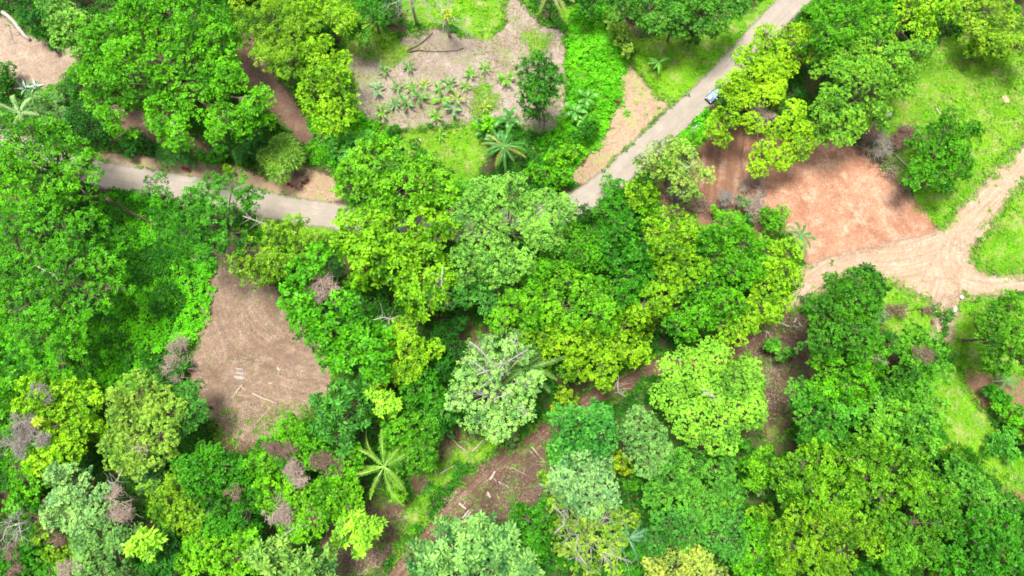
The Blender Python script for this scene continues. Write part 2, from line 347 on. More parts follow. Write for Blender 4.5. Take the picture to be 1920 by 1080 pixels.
# ------------------------------------------------------------------ foliage generator
def unit(v): return v / (np.linalg.norm(v, axis=-1, keepdims=True) + 1e-9)
def rosettes(P, A, Ls, Wd, n, tone, lift=.35, r=rng, droop=.0):
    """P centres, A axes, Ls leaf length per centre -> quad leaves radiating around the axis"""
    m = len(P); ref = np.where(np.abs(A[:, 2:3]) > .9, [[1., 0, 0]], [[0, 0, 1.]])
    T = unit(np.cross(A, ref)); B = np.cross(A, T)
    ph = (np.arange(n)[None] * 2 * np.pi / n + r.random((m, 1)) * 6.28 + r.normal(0, .3, (m, n)))
    li = lift + r.normal(0, .22, (m, n))
    D = (T[:, None] * np.cos(ph)[..., None] + B[:, None] * np.sin(ph)[..., None]) * np.cos(li)[..., None] + A[:, None] * np.sin(li)[..., None]
    L = Ls[:, None] * r.uniform(.7, 1.2, (m, n)); S = unit(np.cross(D, A[:, None] + r.normal(0, .25, (m, n, 3))))
    base = P[:, None] + D * (L * .12)[..., None]; tip = P[:, None] + D * L[..., None]; tip[..., 2] -= droop * L
    mid = P[:, None] + D * (L * .55)[..., None]; mid = mid + A[:, None] * (L * .06)[..., None]
    hw = (L * Wd / 2)[..., None] * S
    V = np.stack([base, mid - hw, tip, mid + hw], 2).reshape(-1, 3)
    F = np.arange(m * n * 4).reshape(-1, 4)
    tn = np.clip(tone[:, None] + r.normal(0, .11, (m, n)), 0, 1).ravel()
    return V, F, tn

KINDS = dict(   # leaf length, width ratio, leaves, lobe radius, rosettes per m2, lobe drop, flatten, lift, twig mat
 broad=(.42, .52, 7, 1.75, 5.4, .15, .75, .40),
 fine =(.30, .50, 7, 1.3, 9, .07, .80, .35),
 lobed=(.36, .52, 7, 1.75, 8, .0, .90, .45),
 airy =(.40, .45, 7, 1.2, 4.0, .16, .60, .20),
 feath=(.50, .34, 9, 1.30, 3.6, .08, .60, .15),
 big  =(1.0, .34, 9, 1.30, 1.5, .05, .80, .35),
 large=(.66, .50, 7, 1.35, 2.6, .10, .75, .30),
 open =(.34, .48, 7, 1.2, 6., .24, .65, .30),
 dome =(.30, .50, 7, 1.45, 9., .0, .80, .40),
 star =(.85, .34, 10, .9, 1.0, .0, .50, .10),
 spiky=(1.0, .09, 16, 1.0, 2.6, .0, .90, .35),
)
def crown_geo(blobs, knd, r, base_tone=.5):
    ll, lw, nl, lr, dens, drop, flat, lift = KINDS[knd]
    zs = r.uniform(.85, 1.25); ll *= zs; dens /= zs ** 1.5; lr *= r.uniform(.85, 1.2)
    C = []; 
    for (bx, by, bz, br) in blobs:
        lrad = min(lr, br * .55); D = br * .75; got = []
        tries = int(26 * (br / lrad) ** 2)
        a = r.random(tries) * 6.283; q = np.sqrt(r.random(tries))
        for ai, qi in zip(a, q):
            x, y = qi * math.cos(ai) * (br - lrad * .55), qi * math.sin(ai) * (br - lrad * .55)
            if all((x - g[0]) ** 2 + (y - g[1]) ** 2 > (.90 * lrad) ** 2 for g in got): got.append((x, y, qi))
        for x, y, qi in got:
            z = bz - D * (1 - math.sqrt(max(0, 1 - (qi * .97) ** 2))) + r.normal(0, (.62 if knd not in ('dome', 'lobed') else .13) * lrad)
            C.append((bx + x, by + y, z - lrad * .6, lrad * r.uniform(.60, 1.22)))
        for ai in r.random(int(3 + br * 2.2 / lrad)) * 6.283:      # skirt
            C.append((bx + math.cos(ai) * (br - lrad * .7), by + math.sin(ai) * (br - lrad * .7), bz - D * r.uniform(.95, 1.5), lrad * r.uniform(.6, 1)))
    C = np.array(C); keep = np.ones(len(C), bool)
    for (bx, by, bz, br) in blobs:                                  # lobes buried in another blob of the crown
        rho = np.hypot(C[:, 0] - bx, C[:, 1] - by) / br; s = np.sqrt(np.clip(1 - rho ** 2, 0, 1))
        surf = bz - br * .75 * (1 - s); keep &= ~((rho < .8) & (C[:, 2] < surf - 1.9 * lr))
    keep &= r.random(len(C)) > drop; C = C[keep]
    P = []; A = []; Tn = []
    for (cx, cy, cz, cr) in C:
        n = max(3, int(dens * 6.28 * cr * cr * .62)); d = unit(r.normal(0, 1, (n, 3))); d[:, 2] = np.where(d[:, 2] < -.25, -d[:, 2], d[:, 2])
        rad = cr * r.random(n)[:, None] ** .28
        p = d * rad * [1, 1, flat] + [cx, cy, cz]
        P.append(p); A.append(unit(d * .9 + [0, 0, .75] + r.normal(0, .25, (n, 3)))); 
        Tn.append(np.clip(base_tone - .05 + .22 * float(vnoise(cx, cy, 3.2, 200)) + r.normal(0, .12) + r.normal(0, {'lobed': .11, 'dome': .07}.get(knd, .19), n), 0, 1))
    P = np.vstack(P); A = np.vstack(A); Tn = np.concatenate(Tn)
    m = np.ones(len(P), bool)
    for (cx, cy, cz, cr) in C:
        q = (P - [cx, cy, cz]) / [cr, cr, cr * flat]; m &= ~((q ** 2).sum(1) < .40)
    P, A, Tn = P[m], A[m], Tn[m]
    V, F, tn = rosettes(P, A, ll * r.uniform(.55, 1.35, len(P)), lw, nl, Tn, lift, r, .15)
    return V, F, tn, C

def trunk_geo(root, C, blobs, h, r, thick=1.0, twigs=0):
    g = Geo(); rb = (.10 + h * .014) * thick; fork = np.array([root[0] + r.normal(0, .3), root[1] + r.normal(0, .3), h * .45])
    g.tube([[root[0], root[1], -.3], [root[0], root[1], .3], [root[0] + r.normal(0, .15), root[1] + r.normal(0, .15), h * .22], fork], [rb * 1.5, rb * 1.1, rb * .9, rb * .75], 8)
    for (bx, by, bz, br) in blobs:
        e = np.array([bx, by, bz - br * .45]); mid = (fork + e) / 2 + r.normal(0, .4, 3) + [0, 0, -.4]
        g.tube([fork, mid, e], [rb * .6, rb * .4, rb * .2], 6)
        near = C[np.hypot(C[:, 0] - bx, C[:, 1] - by) < br][:14]
        for c in near:
            g.tube([mid * .5 + e * .5, (e + c[:3]) / 2 + r.normal(0, .3, 3), c[:3] + [0, 0, c[3] * (.2 if not twigs else .9)]], [rb * .25, rb * .16, rb * .06], 4, False)
    return g

ALLB = []
def tree(knd, col, h, label, spec, tone=.5, pale=False, name=None, cat=None, thick=1., group=None):
    r = np.random.default_rng(abs(hash_(label)) % (2 ** 32)); B = []
    for b in spec.split(';'):
        q = [float(v) for v in b.split(',')]; hb = h + (q[3] if len(q) > 3 else 0)
        R0 = q[2] * scale_at(q[0], q[1], hb); hh = max(hb - R0 * .35, .3); x, y = W(q[0], q[1], hh)
        B.append((x, y, hb + (0 if len(spec) < 14 else r.normal(0, .05) * h), R0 * 1.02))
    if h > 7 and knd not in ('star', 'lobed') and 'round' not in label and 'grassy slope' not in label:
        for (bx, by, bz, br) in list(B):
            for _ in range(2):
                if r.random() < .6:
                    a = r.random() * 6.283; B.append((bx + math.cos(a) * br * 1.0, by + math.sin(a) * br * 1.0, bz - r.uniform(.06, .3) * h, br * r.uniform(.28, .5)))
    ALLB.extend((b[0], b[1], b[3], h) for b in B)
    B = np.array(B); wt = B[:, 3] ** 2; rx, ry = (B[:, :2] * wt[:, None]).sum(0) / wt.sum()
    small = h < 5
    nm = name or ('leafy_shrub' if small else 'broadleaf_tree'); gz = float(GZ(rx, ry))
    V, F, tn, C = crown_geo([tuple(b) for b in B], knd, r, tone)
    root = empty(nm, (rx, ry, gz)); off = np.array([rx, ry, gz])
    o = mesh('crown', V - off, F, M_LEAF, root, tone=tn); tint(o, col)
    g = trunk_geo((rx, ry), C, [tuple(b) for b in B], h if not small else h * .8, r, thick, pale)
    g.V = [v - off for v in g.V]
    g.build('stem' if small else 'trunk', M_PALEBARK if pale else M_BARK, root, True)
    tag(root, label, cat or ('shrub' if small else 'tree'), group); return root
def hash_(s):
    h = 2166136261
    for ch in s: h = ((h ^ ord(ch)) * 16777619) & 0xffffffff
    return h

# albedo tints of the leaves
LIME=(.135,.43,.008); YLIME=(.225,.50,.010); BRIGHT=(.095,.38,.005); GREEN=(.048,.26,.007); DARK=(.022,.15,.008); BLUE=(.075,.31,.03)
PALE=(.18,.45,.05); MINT=(.24,.49,.13); OLIVE=(.16,.36,.012); AIRG=(.075,.34,.006); DEEP=(.02,.11,.012); SAGE=(.13,.30,.07)
# ------------------------------------------------------------------ the trees: kind, tint, height, label, crown outline as (map x, map y, radius[, height offset])
TREES = [
('broad',BRIGHT,17,'broad bright green tree with the widest crown, above the left end of the paved road','200,70,62;265,35,66;340,30,66;405,60,50;250,130,62;330,115,66;400,130,48;165,150,38;205,205,36;300,200,46;360,185,50;425,150,32;330,252,34;415,230,40;480,190,36;450,235,36,-2'),
('feath',OLIVE,16,'drooping olive green tree beside the brown soil strip at the top','470,40,44;520,25,48;560,60,48;500,95,42;545,110,40'),
('broad',YLIME,15,'yellowish green tree leaning over the soil strip left of the garden plot','590,100,44;620,135,42;590,165,42;630,175,36;610,215,38,-2;645,215,25,-3'),
('broad',YLIME,13,'small yellow tree crown at the top edge above the olive green tree','600,10,34;640,25,30;570,5,25'),
('fine',GREEN,11,'dark green tree at the top edge left of the grey leafless trees','690,15,36;670,60,26,-2;715,-10,30'),
('fine',PALE,11,'pale green tree above the small bare yard in the upper left corner','105,20,34;140,40,30;120,62,30,-1;90,-10,30'),
('broad',DARK,6,'dark rounded bush at the top edge of the upper left yard','66,35,26;50,10,25'),
('broad',GREEN,5,'green bush against the left picture edge below the bare yard','-5,150,28;8,125,14'),
('fine',SAGE,7,'greyish green rounded tree just under the white edged agaves','85,200,34;60,205,20;110,215,20'),
('fine',DARK,8,'dark green tree between the greyish rounded tree and the widest crown','150,205,26;165,235,30;135,235,24;190,245,20'),
('airy',BRIGHT,16,'tall airy yellowish green tree hanging over the left end of the road','30,270,50;85,265,48;60,240,34;20,250,36;-10,285,40;110,290,34;60,300,36;55,320,52;130,290,36;20,350,45;90,350,46;150,330,30;165,300,22;-20,310,50'),
('airy',AIRG,17,'huge airy mid green tree filling the left edge below the road','10,430,60;70,420,62;140,430,50;50,500,70;130,510,60;30,580,64;100,590,55;170,555,45;190,500,34;60,650,50;-30,510,60;200,545,26'),
('airy',GREEN,14,'airy tree with see through crown beside the road, right of the vine covered slope','400,360,36;440,345,30;350,395,34;400,410,44;430,440,36;370,450,36;340,430,26;470,370,24;385,485,24'),
('airy',GREEN,11,'loose leafy sprig crown standing against the grey lane on the left','285,345,24;305,368,18;265,360,16'),
('airy',OLIVE,12,'open bright crown at the upper end of the brown clearing','470,470,32;520,450,36;555,430,30;470,515,28;520,500,30;440,495,18;570,470,30'),
('large',AIRG,16,'bluish green tree around the whitish twig tangle right of the brown clearing','570,500,30;555,550,34;570,600,36;620,630,42;670,610,38;700,640,40;660,680,38;620,670,28;700,685,32;640,560,26;600,475,26'),
('large',(0.135,0.415,0.010),18,'tall bright green tree over the hidden bend of the road','700,300,46;760,300,48;700,350,50;770,350,48;820,350,36;660,310,30;650,345,34;800,310,28'),
('large',(0.161,0.415,0.008),17,'second bright green tree, directly below the one over the road bend','720,420,50;780,420,52;670,420,42;740,480,48;800,480,42;830,430,30;690,480,40;780,540,40;810,570,28;640,450,30;820,520,26'),
('fine',PALE,17,'pale bluish green tree in the middle between two bright ones','910,370,48;960,360,46;1010,385,40;900,430,44;960,430,50;1015,440,34;880,490,38;930,500,40;975,490,28;870,400,30;1050,385,28;1040,415,26'),
('fine',BLUE,13,'darker bluish tree tucked under the pale bluish green one','870,540,34;905,560,32;940,545,28;850,520,24'),
('broad',YLIME,12,'yellow lime tree beside the airy bluish tree, lower centre left','765,620,36;780,655,36;745,670,32;720,640,22;755,705,24,-1;725,700,22'),
('fine',BRIGHT,14,'bright green tree touching the right side of the pale bluish one','1070,460,38;1040,490,36;1100,480,34;1085,445,28;1005,515,32'),
('broad',LIME,15,'lime green lobed tree at the very middle of the wood','1065,530,42;1020,550,38;1110,550,38;1060,580,42;1000,590,36;960,570,30;1130,590,34;940,600,24'),
('broad',(0.204,0.443,0.008),13,'lime green lobed tree directly below the middle one','1060,630,38;1110,640,42;1010,630,34;1150,650,38;1180,610,32;1130,685,34;1080,690,30,-1;1190,660,28'),
('broad',GREEN,14,'mid green tree between the middle lime tree and the next lime one','1160,440,38;1200,470,38;1150,490,34;1215,520,34;1180,520,32;1170,555,30'),
('broad',(0.186,0.433,0.008),15,'lime green tree below the fence of dry bushes at the clay edge','1265,420,38;1300,440,34;1255,465,36;1290,490,36;1250,520,34;1235,430,26;1230,560,32;1200,590,24'),
('broad',BRIGHT,15,'bright green tree with dark gaps beside the yellow lime tree over the sandy road','1370,430,38;1400,455,38;1350,480,36;1385,510,38;1330,530,34;1360,570,36;1310,590,34;1330,450,28;1270,610,30;1420,490,30'),
('fine',YLIME,13,'yellow lime tree whose smooth edge borders the sandy road','1460,470,38;1480,510,34;1440,520,36;1465,550,34;1430,580,32;1400,600,28;1370,625,24;1485,470,24'),
('broad',YLIME,7,'small round yellow lime tree near the lane below the pale open crown','1205,365,30;1190,355,16'),
('broad',GREEN,6,'low dark bush at the right end of the hidden lane','1160,385,30;1130,400,28;1185,410,28;1150,345,22'),
('open',(0.254,0.445,0.061),12,'pale open crown overhanging the lane beside the grey post','1240,290,36;1280,295,36;1305,325,30;1215,310,24;1260,270,22;1290,350,22,-1;1325,330,16'),
('dome',(.26,.61,.04),15,'perfectly round dense tree standing free in the lower middle','1335,735,66;1285,690,48;1345,672,46;1395,710,46;1400,765,44;1355,805,44;1290,785,48;1262,740,42;1320,700,46;1400,735,40'),
('open',(.27,.56,.11),15,'pale lime tree with white branches showing through its crown','895,650,28;950,640,30;880,700,32;860,740,30;910,745,42;955,740,36;990,720,26;890,785,34;940,790,32;980,770,24;985,660,22;925,690,26'),
('fine',DARK,7,'low dark tree in the gap left of the white branched tree','835,620,24;850,660,24;830,690,22;860,600,18'),
('broad',GREEN,10,'green tree between the yellow lime tree and the white branched tree','790,720,30;810,745,24;770,740,22'),
('broad',(0.077,0.301,0.008),11,'dense dark green round tree above the big palm','755,800,38;790,815,36;750,850,36;785,855,34;735,825,28;800,840,20'),
('fine',BLUE,8,'bluish shrubby tree between the dense round tree and the fallen poles','810,800,20;830,775,18;800,775,20'),
('big',BLUE,14,'bluish tree with big leaves right below the brown clearing','622,752,32;645,785,34;610,800,28;665,745,30;630,825,26'),
('broad',BRIGHT,13,'bright green tree with pink dry patches right of the pale yellow tree','548,812,30;510,850,32;560,845,34;485,868,22;540,880,34;490,880,32;590,850,30;620,890,32;650,860,28'),
('broad',LIME,12,'yellow green tree with dry twig tangles just left of the big palm','560,930,38;610,940,38;640,920,32;520,950,34;590,980,36;550,990,30;655,950,24;500,920,28'),
('broad',YLIME,12,'yellow lime tree beside the grey twig tangles at the left edge','120,730,34;80,755,30;140,770,34;100,800,34;150,800,28;110,845,34;75,865,28;60,720,22;160,745,24;40,760,22'),
('fine',(0.229,0.433,0.041),14,'wide pale yellow green tree with a grey dry heart, lower left','245,740,38;290,760,38;235,785,38;285,800,42;250,830,42;310,820,32;215,830,30;265,865,36;225,865,28;320,770,26'),
('fine',BLUE,11,'bluish green tree at the lower tip of the brown clearing','345,745,28;365,775,28;340,790,26;355,725,20;330,765,18'),
('fine',MINT,12,'greyish mint tree in the lower left, beside the leafless white one','125,905,36;160,930,38;110,945,34;170,965,32;140,985,32;90,970,24;105,890,20'),
('fine',(0.169,0.396,0.081),11,'second greyish mint tree, touching the bottom edge','190,1000,38;215,1035,36;165,1040,36;190,1075,36;230,1010,24;140,1020,24'),
('broad',GREEN,12,'green tree under the tip of the clearing, between two pale ones','378,862,32;412,878,34;375,895,34;440,885,28;350,880,26'),
('broad',OLIVE,11,'olive tree right of the brownish dry crown, lower left','330,910,32;310,950,32;350,940,30;290,920,24;360,970,26'),
('fine',GREEN,11,'speckled dark green tree in the lower left wood','430,940,36;400,975,34;460,970,34;440,905,26;480,930,26;385,935,22'),
('broad',LIME,11,'yellow green tree at the bottom edge, left of the big leaved pale tree','400,1035,36;440,1050,34;370,1020,30;460,1010,28;350,1060,28;420,1080,34'),
('broad',DARK,10,'dark green tree at the bottom edge under the pale star leaved tree','300,1050,34;330,1075,30;270,1075,26;310,1020,22'),
('broad',BRIGHT,9,'green tree between the leafless white tree and the mint one','40,900,30;20,870,26;60,940,24;30,950,24'),
('broad',GREEN,8,'dark tree at the lower left corner','20,1060,30;60,1060,26;90,1080,26;50,1020,20'),
('broad',OLIVE,9,'olive bushy tree at the bottom edge beside the dark corner tree','95,1030,26;75,1000,20;120,1060,24'),
('large',BRIGHT,12,'green tree at the left edge under the huge airy one','10,720,32;-10,770,32;15,800,24'),
('big',(0.204,0.433,0.067),13,'pale tree with large paddle leaves at the bottom edge left of centre','495,1045,28;530,1065,28;580,1060,30;600,1085,28;515,1030,22'),
('big',(0.186,0.433,0.094),13,'glossy tree with large pale leaves at the bottom edge under the dirt track','850,1020,36;890,1005,36;930,1030,36;870,1060,40;820,1055,32;960,1060,36;915,1075,36;790,1060,26;990,1075,26;905,990,24'),
('large',(0.068,0.320,0.034),12,'dark bluish tree with lobed leaves right of the dirt track','1060,790,32;1100,795,34;1130,820,30;1080,830,34;1045,825,28;1110,855,30;1060,860,24;1125,775,20'),
('fine',(.26,.52,.16),13,'round minty grey tree, palest crown of the lower middle','1085,885,38;1120,905,36;1080,925,32;1130,880,28;1110,945,30;1140,930,24;1050,900,22'),
('open',(0.237,0.443,0.027),11,'open yellow green tree with bare grey branches showing, lower middle','1050,960,30;1095,985,36;1140,970,32;1060,1010,32;1110,1035,36;1150,1020,28;1080,1060,34;1140,1060,30;1175,975,24;1040,925,18'),
('broad',GREEN,8,'deep green bushy tree on the right bank of the dirt track','985,975,28;1010,1000,28;1000,1040,28;965,1000,20;1020,960,20'),
('fine',(0.169,0.396,0.081),12,'pale green tree between the round free standing tree and the minty one','1200,790,28;1225,820,32;1195,840,30;1240,850,28;1180,815,22;1215,870,24'),
('fine',(0.101,0.358,0.027),11,'mid green fine leaved tree under the round free standing one','1260,890,40;1300,870,36;1345,885,36;1290,930,40;1340,930,34;1240,930,30;1320,965,32;1375,930,26'),
('fine',BLUE,12,'dark bluish fine leaved tree at the bottom edge','1250,985,34;1290,1005,34;1340,1010,36;1230,1015,26;1370,985,30;1380,1020,28;1290,970,24'),
('fine',(.36,.50,.07),11,'creamy yellow tree at the bottom edge between two darker ones','1265,1060,34;1310,1060,32;1290,1035,22;1235,1075,24;1345,1078,26'),
('broad',GREEN,9,'mid green tree at the bottom edge left of the creamy yellow one','1195,1060,30;1180,1085,26;1215,1035,22'),
('broad',LIME,10,'small lime tree between the round one and the large wood, lower right','1425,885,28;1440,860,22;1410,905,18'),
('broad',(0.127,0.358,0.008),15,'large bright tree of the lower right wood below the round one','1500,880,40;1550,860,42;1590,900,42;1520,920,38;1560,945,36;1480,915,28;1600,860,30'),
('broad',(0.111,0.329,0.008),16,'large tree with speckled crown in the middle of the lower right wood','1640,850,38;1680,870,42;1640,900,40;1700,910,38;1660,940,36;1730,880,30;1620,930,28'),
('broad',(0.161,0.377,0.008),15,'yellowish tree in the lower right wood at the bottom edge','1500,980,38;1550,1000,42;1600,985,40;1530,1040,40;1590,1040,42;1480,1030,34;1640,1010,34;1560,1075,38'),
('broad',(0.085,0.292,0.010),14,'dark green tree of the lower right wood, beside the speckled one','1750,940,38;1720,980,40;1770,980,38;1690,1000,34;1740,1030,38;1790,950,28;1690,1050,34'),
('broad',GREEN,13,'green tree in the lower right corner','1860,985,34;1830,1020,36;1880,1030,38;1800,1055,36;1850,1070,36;1910,1070,34;1905,990,26'),
('broad',(0.085,0.310,0.020),11,'bluish green tree at the upper corner of the lower right wood','1800,895,30;1840,930,32;1790,920,26;1870,955,28;1905,950,22;1820,890,20'),
('broad',BRIGHT,12,'green tree on the bottom edge left of the yellowish one','1420,1050,36;1440,1020,28;1400,1085,30;1455,1080,28;1425,990,24'),
('broad',(0.055,0.244,0.008),18,'tall dark green tree directly under the sandy road','1610,530,34;1585,560,36;1625,575,36;1560,590,34;1600,620,38;1540,570,22;1555,640,32;1635,630,28;1640,545,20'),
('broad',BRIGHT,15,'bright green tree directly below the tall dark one','1600,680,36;1560,690,32;1630,700,32;1590,725,34;1550,735,28;1640,665,22'),
('large',(0.068,0.301,0.014),14,'dark leafy tree on the right of the soil gap beside the round tree','1520,770,34;1560,780,34;1500,735,26;1600,770,32;1530,810,28;1575,820,26'),
('broad',(0.085,0.329,0.014),13,'green tree with a brown dry patch beside the grassy slope','1720,640,34;1750,670,32;1710,690,34;1740,715,34;1690,730,28;1770,700,22;1700,655,26'),
('large',(0.119,0.377,0.020),13,'light leafy tree between the dry patched one and the lower right wood','1650,770,32;1690,790,34;1640,810,30;1730,790,30;1690,760,28;1670,830,28;1740,830,26;1750,765,22'),
('broad',(0.077,0.282,0.008),13,'dark green tree on the right edge under the gravel bend','1900,570,30;1880,600,34;1915,620,34;1860,640,28;1900,660,32;1875,680,24;1855,605,20'),
('lobed',(.29,.57,.010),11,'yellow lime tree with rounded leaf cushions hanging over the parked car','1440,65,26;1425,98,28;1462,95,24;1505,62,30;1515,92,24;1480,118,24;1440,130,26;1402,142,30;1378,148,18;1356,157,13;1395,175,24;1455,158,22;1365,215,28;1345,235,20,-1;1360,255,16,-2;1410,232,20;1445,175,24;1490,205,22;1465,240,24;1435,285,26,-1;1465,290,26;1500,270,28;1430,305,20,-2;1510,240,20;1395,100,18;1385,185,18'),
('fine',(0.169,0.443,0.023),15,'tall light green tree right of the leaf cushion tree','1600,90,46;1650,80,44;1570,135,44;1620,150,50;1680,125,40;1600,190,42;1560,200,34;1640,200,38;1720,95,34;1590,235,34,-2;1550,235,22,-2;1690,165,26'),
('fine',BRIGHT,16,'bright green tree at the top edge above the tall light green one','1560,20,40;1610,5,42;1650,30,36;1540,50,30;1590,50,36;1550,75,28'),
('broad',YLIME,14,'yellow green tree at the top edge on the right','1720,15,38;1760,-5,36;1690,30,26;1735,50,24;1780,20,22'),
('fine',(0.229,0.445,0.020),9,'light green tree in the upper right corner','1860,20,42;1900,45,40;1830,50,28;1870,75,30;1920,90,26;1810,5,28;1850,-20,34'),
('broad',(0.064,0.282,0.006),10,'compact green tree standing alone on the slope at the right','1800,215,24;1775,240,28;1740,255,24;1790,275,34;1755,290,30;1820,250,22;1735,310,26;1775,325,30;1805,310,24;1720,330,18'),
('broad',(0.077,0.282,0.020),13,'dark tree at the top edge beside the upper right lane','1170,5,32;1220,5,36;1270,15,34;1250,40,22;1310,10,32;1350,30,28;1380,5,30;1320,45,18'),
('broad',(0.254,0.443,0.041),5,'pale lime bush column standing at the lane verge','1150,28,16;1160,50,18;1172,72,18;1178,92,12'),
('broad',(0.047,0.255,0.008),16,'slim upright green tree in the garden plot','985,122,20;1020,120,22;1035,140,20;1000,145,26;1015,170,26;985,165,20,-2;1035,180,20,-3;1000,195,24,-6;1022,205,20,-7;1010,225,14,-11;1012,240,9,-14'),
('star',(.27,.60,.03),13,'small star leaved tree with pale rosettes above the dense round one','700,735,16;722,745,16;740,765,14;712,765,12'),
('star',(.27,.60,.03),13,'star leaved tree with lime rosettes in the lower left wood','265,1010,16;285,1020,18;275,1035,16;250,1025,14'),
('star',(.27,.60,.03),12.5,'star leaved tree with dotted rosettes below the big palm','645,985,16;668,975,16;655,1005,16;680,1010,14;675,1035,12;700,990,14;635,1010,14'),
('star',(0.111,0.423,0.041),6,'papaya like tree with rounded rosettes left of the tall bright one','640,255,22;665,270,24;640,285,22;625,265,16;670,295,18;685,255,14'),
('fine',(0.204,0.339,0.135),4,'small greyish bush behind the tall dark tree near the gravel bend','1652,592,14;1640,600,9'),
('fine',SAGE,4,'small sage bush growing through the purple dry bushes','1393,372,10;1400,382,8'),
('broad',BRIGHT,5,'leafy bush left of the dark palm beside the clay ground','1455,410,22;1440,400,14;1470,395,14'),
('broad',LIME,3.2,'little lime shrub in front of the dry bushes at the clay edge','1342,395,8;1352,402,8;1337,390,6'),
('broad',GREEN,4,'leafy shrub on the verge soil near the brown bank, upper left','85,68,12;100,60,8'),
('broad',DARK,2.4,'small dark round shrub on the bare yard soil','96,89,6'),
('broad',DARK,5,'dark round shrub on the grass at the top of the tall bright tree','783,278,12;778,268,9'),
('broad',GREEN,2.4,'leafy shrub on the grass in the lower part of the garden plot','733,243,7;742,238,5;728,249,5'),
('broad',LIME,5,'lime shrub at the road side end of the green hedge band','1055,290,22;1075,275,18;1040,300,18'),
('broad',BRIGHT,5,'bright shrub beside the lane verge, next to the fan palm','1030,330,22;1005,320,18;1060,325,18'),
('broad',GREEN,5,'green shrub halfway up the hedge band','1095,245,18;1110,230,14;1080,250,14'),
('fine',BRIGHT,6,'bright bush against the pole at the lane side','1285,262,18;1300,252,16;1310,262,12'),
('fine',(0.204,0.423,0.020),4,'yellow green shrub in the fallen wood gap beside the track','1005,905,0.1' if False else '1020,895,12;1035,905,12'),
('broad',OLIVE,5,'olive shrub on the slope above the white boulder','1845,80,22;1870,100,18;1825,95,14'),
('broad',DARK,6,'dark shrub at the upper lane end, below the top edge tree','1300,60,18;1280,55,14'),
('broad',YLIME,2.2,'yellow shrub on the verge of the left lane','421,314,8;429,317,6'),
('broad',DARK,4,'dark fern like bush under the widest crown','250,262,18;270,275,18;235,280,14'),
('spiky',(0.058,0.226,0.027),4,'dark spiky bush above the left lane','330,285,20;350,290,16;310,290,14'),
('spiky',(0.042,0.207,0.027),4,'dark spiky bush left of the variegated screw pine','470,280,16;455,290,14;480,262,14'),
('broad',GREEN,4,'green bush between the dark spiky bushes and the lane','395,295,16;410,285,14;380,290,12'),
('large',GREEN,3.5,'low broad leaved bush on the red soil at the right edge','1870,740,14;1885,755,14;1860,730,10'),
('large',(0.068,0.301,0.020),4,'leafy plant clump beside the thin cable at the right','1880,830,20;1895,815,16;1900,850,16;1865,845,12'),
('broad',BRIGHT,4,'bright leafy bush on the red soil, upper of the right edge clumps','1880,765,16;1905,775,18;1910,790,14'),
('broad',(0.237,0.415,0.020),5,'yellow green bush at the edge of the wood beside the red soil strip','1800,850,20;1820,870,16;1780,850,14'),
('fine',GREEN,9,'green tree at the top edge between the palm tips and the dark tree','1120,-10,26;1090,-15,22'),
('large',BRIGHT,7,'bright green bush against the lower side of the middle clearing','640,745,0' if False else '690,715,22;710,735,16;680,750,18'),
('large',(0.101,0.377,0.020),4,'bright weedy shrub among the logs near the round tree','1448,640,8;1455,650,8;1442,648,6'),
('broad',(0.085,0.310,0.020),4,'green shrub beside the purple brush right of the round tree','1470,665,9;1485,660,8;1462,672,7'),
]
for t in TREES:
    tree(t[0], t[1], t[2], t[3], t[4], pale=('white branches' in t[3] or 'bare grey branches' in t[3]), cat=None)

# understorey shrubs filling the gaps between crowns: a few kinds, copied with their parts
AB = np.array(ALLB); ru = np.random.default_rng(77)
def gapfield(x, y): return float((np.hypot(AB[:, 0] - x, AB[:, 1] - y) - AB[:, 2]).min())
def openat(x, y):
    i = int((x + 128) / STEP) + len(far); j = int((y + 52) / STEP) + len(far); return max(float(F_[i, j]) for F_ in FIELDS.values())
vine0 = [sdf_ for sdf_ in []]
def vineat(x, y): return max(float(sdf(Wa(p), np.array([x]), np.array([y]))[0]) for p in ([(190,370),(350,420),(400,480),(390,600),(300,650),(250,740),(0,750),(0,600),(200,600)],[(1062,30),(1160,60),(1160,140),(1140,240),(1065,330),(1050,230)]))
cand = ru.uniform((-104, -32), (104, 86), (9000, 2)); got = []
for (x, y) in cand:
    if len(got) >= 170: break
    if math.hypot(x - W(1768, 600)[0], y - W(1768, 600)[1]) < 6: continue
    if openat(x, y) > -1.2 or gapfield(x, y) < -.9 or vineat(x, y) > -3.5: continue
    if all((x - a) ** 2 + (y - b) ** 2 > 9 for a, b in got): got.append((x, y))
PK = [('broad', GREEN, 5.5), ('fine', SAGE, 5), ('airy', LIME, 6), ('large', BRIGHT, 4.5), ('feath', OLIVE, 5.5), ('big', DARK, 4.5), ('broad', BRIGHT, 4.5), ('fine', DARK, 5), ('spiky', GREEN, 3.5), ('broad', OLIVE, 5)]
PL = []
def gap_proto(knd, col, h):
    bl = [(ru.normal(0, .9), ru.normal(0, .9), h - ru.uniform(0, .3) * h, ru.uniform(1.1, 1.9)) for _ in range(3)]
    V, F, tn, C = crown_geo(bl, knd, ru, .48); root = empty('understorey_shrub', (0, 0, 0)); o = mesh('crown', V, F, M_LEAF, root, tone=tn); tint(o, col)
    trunk_geo((0, 0), C, bl, h * .85, ru, .6).build('stem', M_BARK, root, True); return root
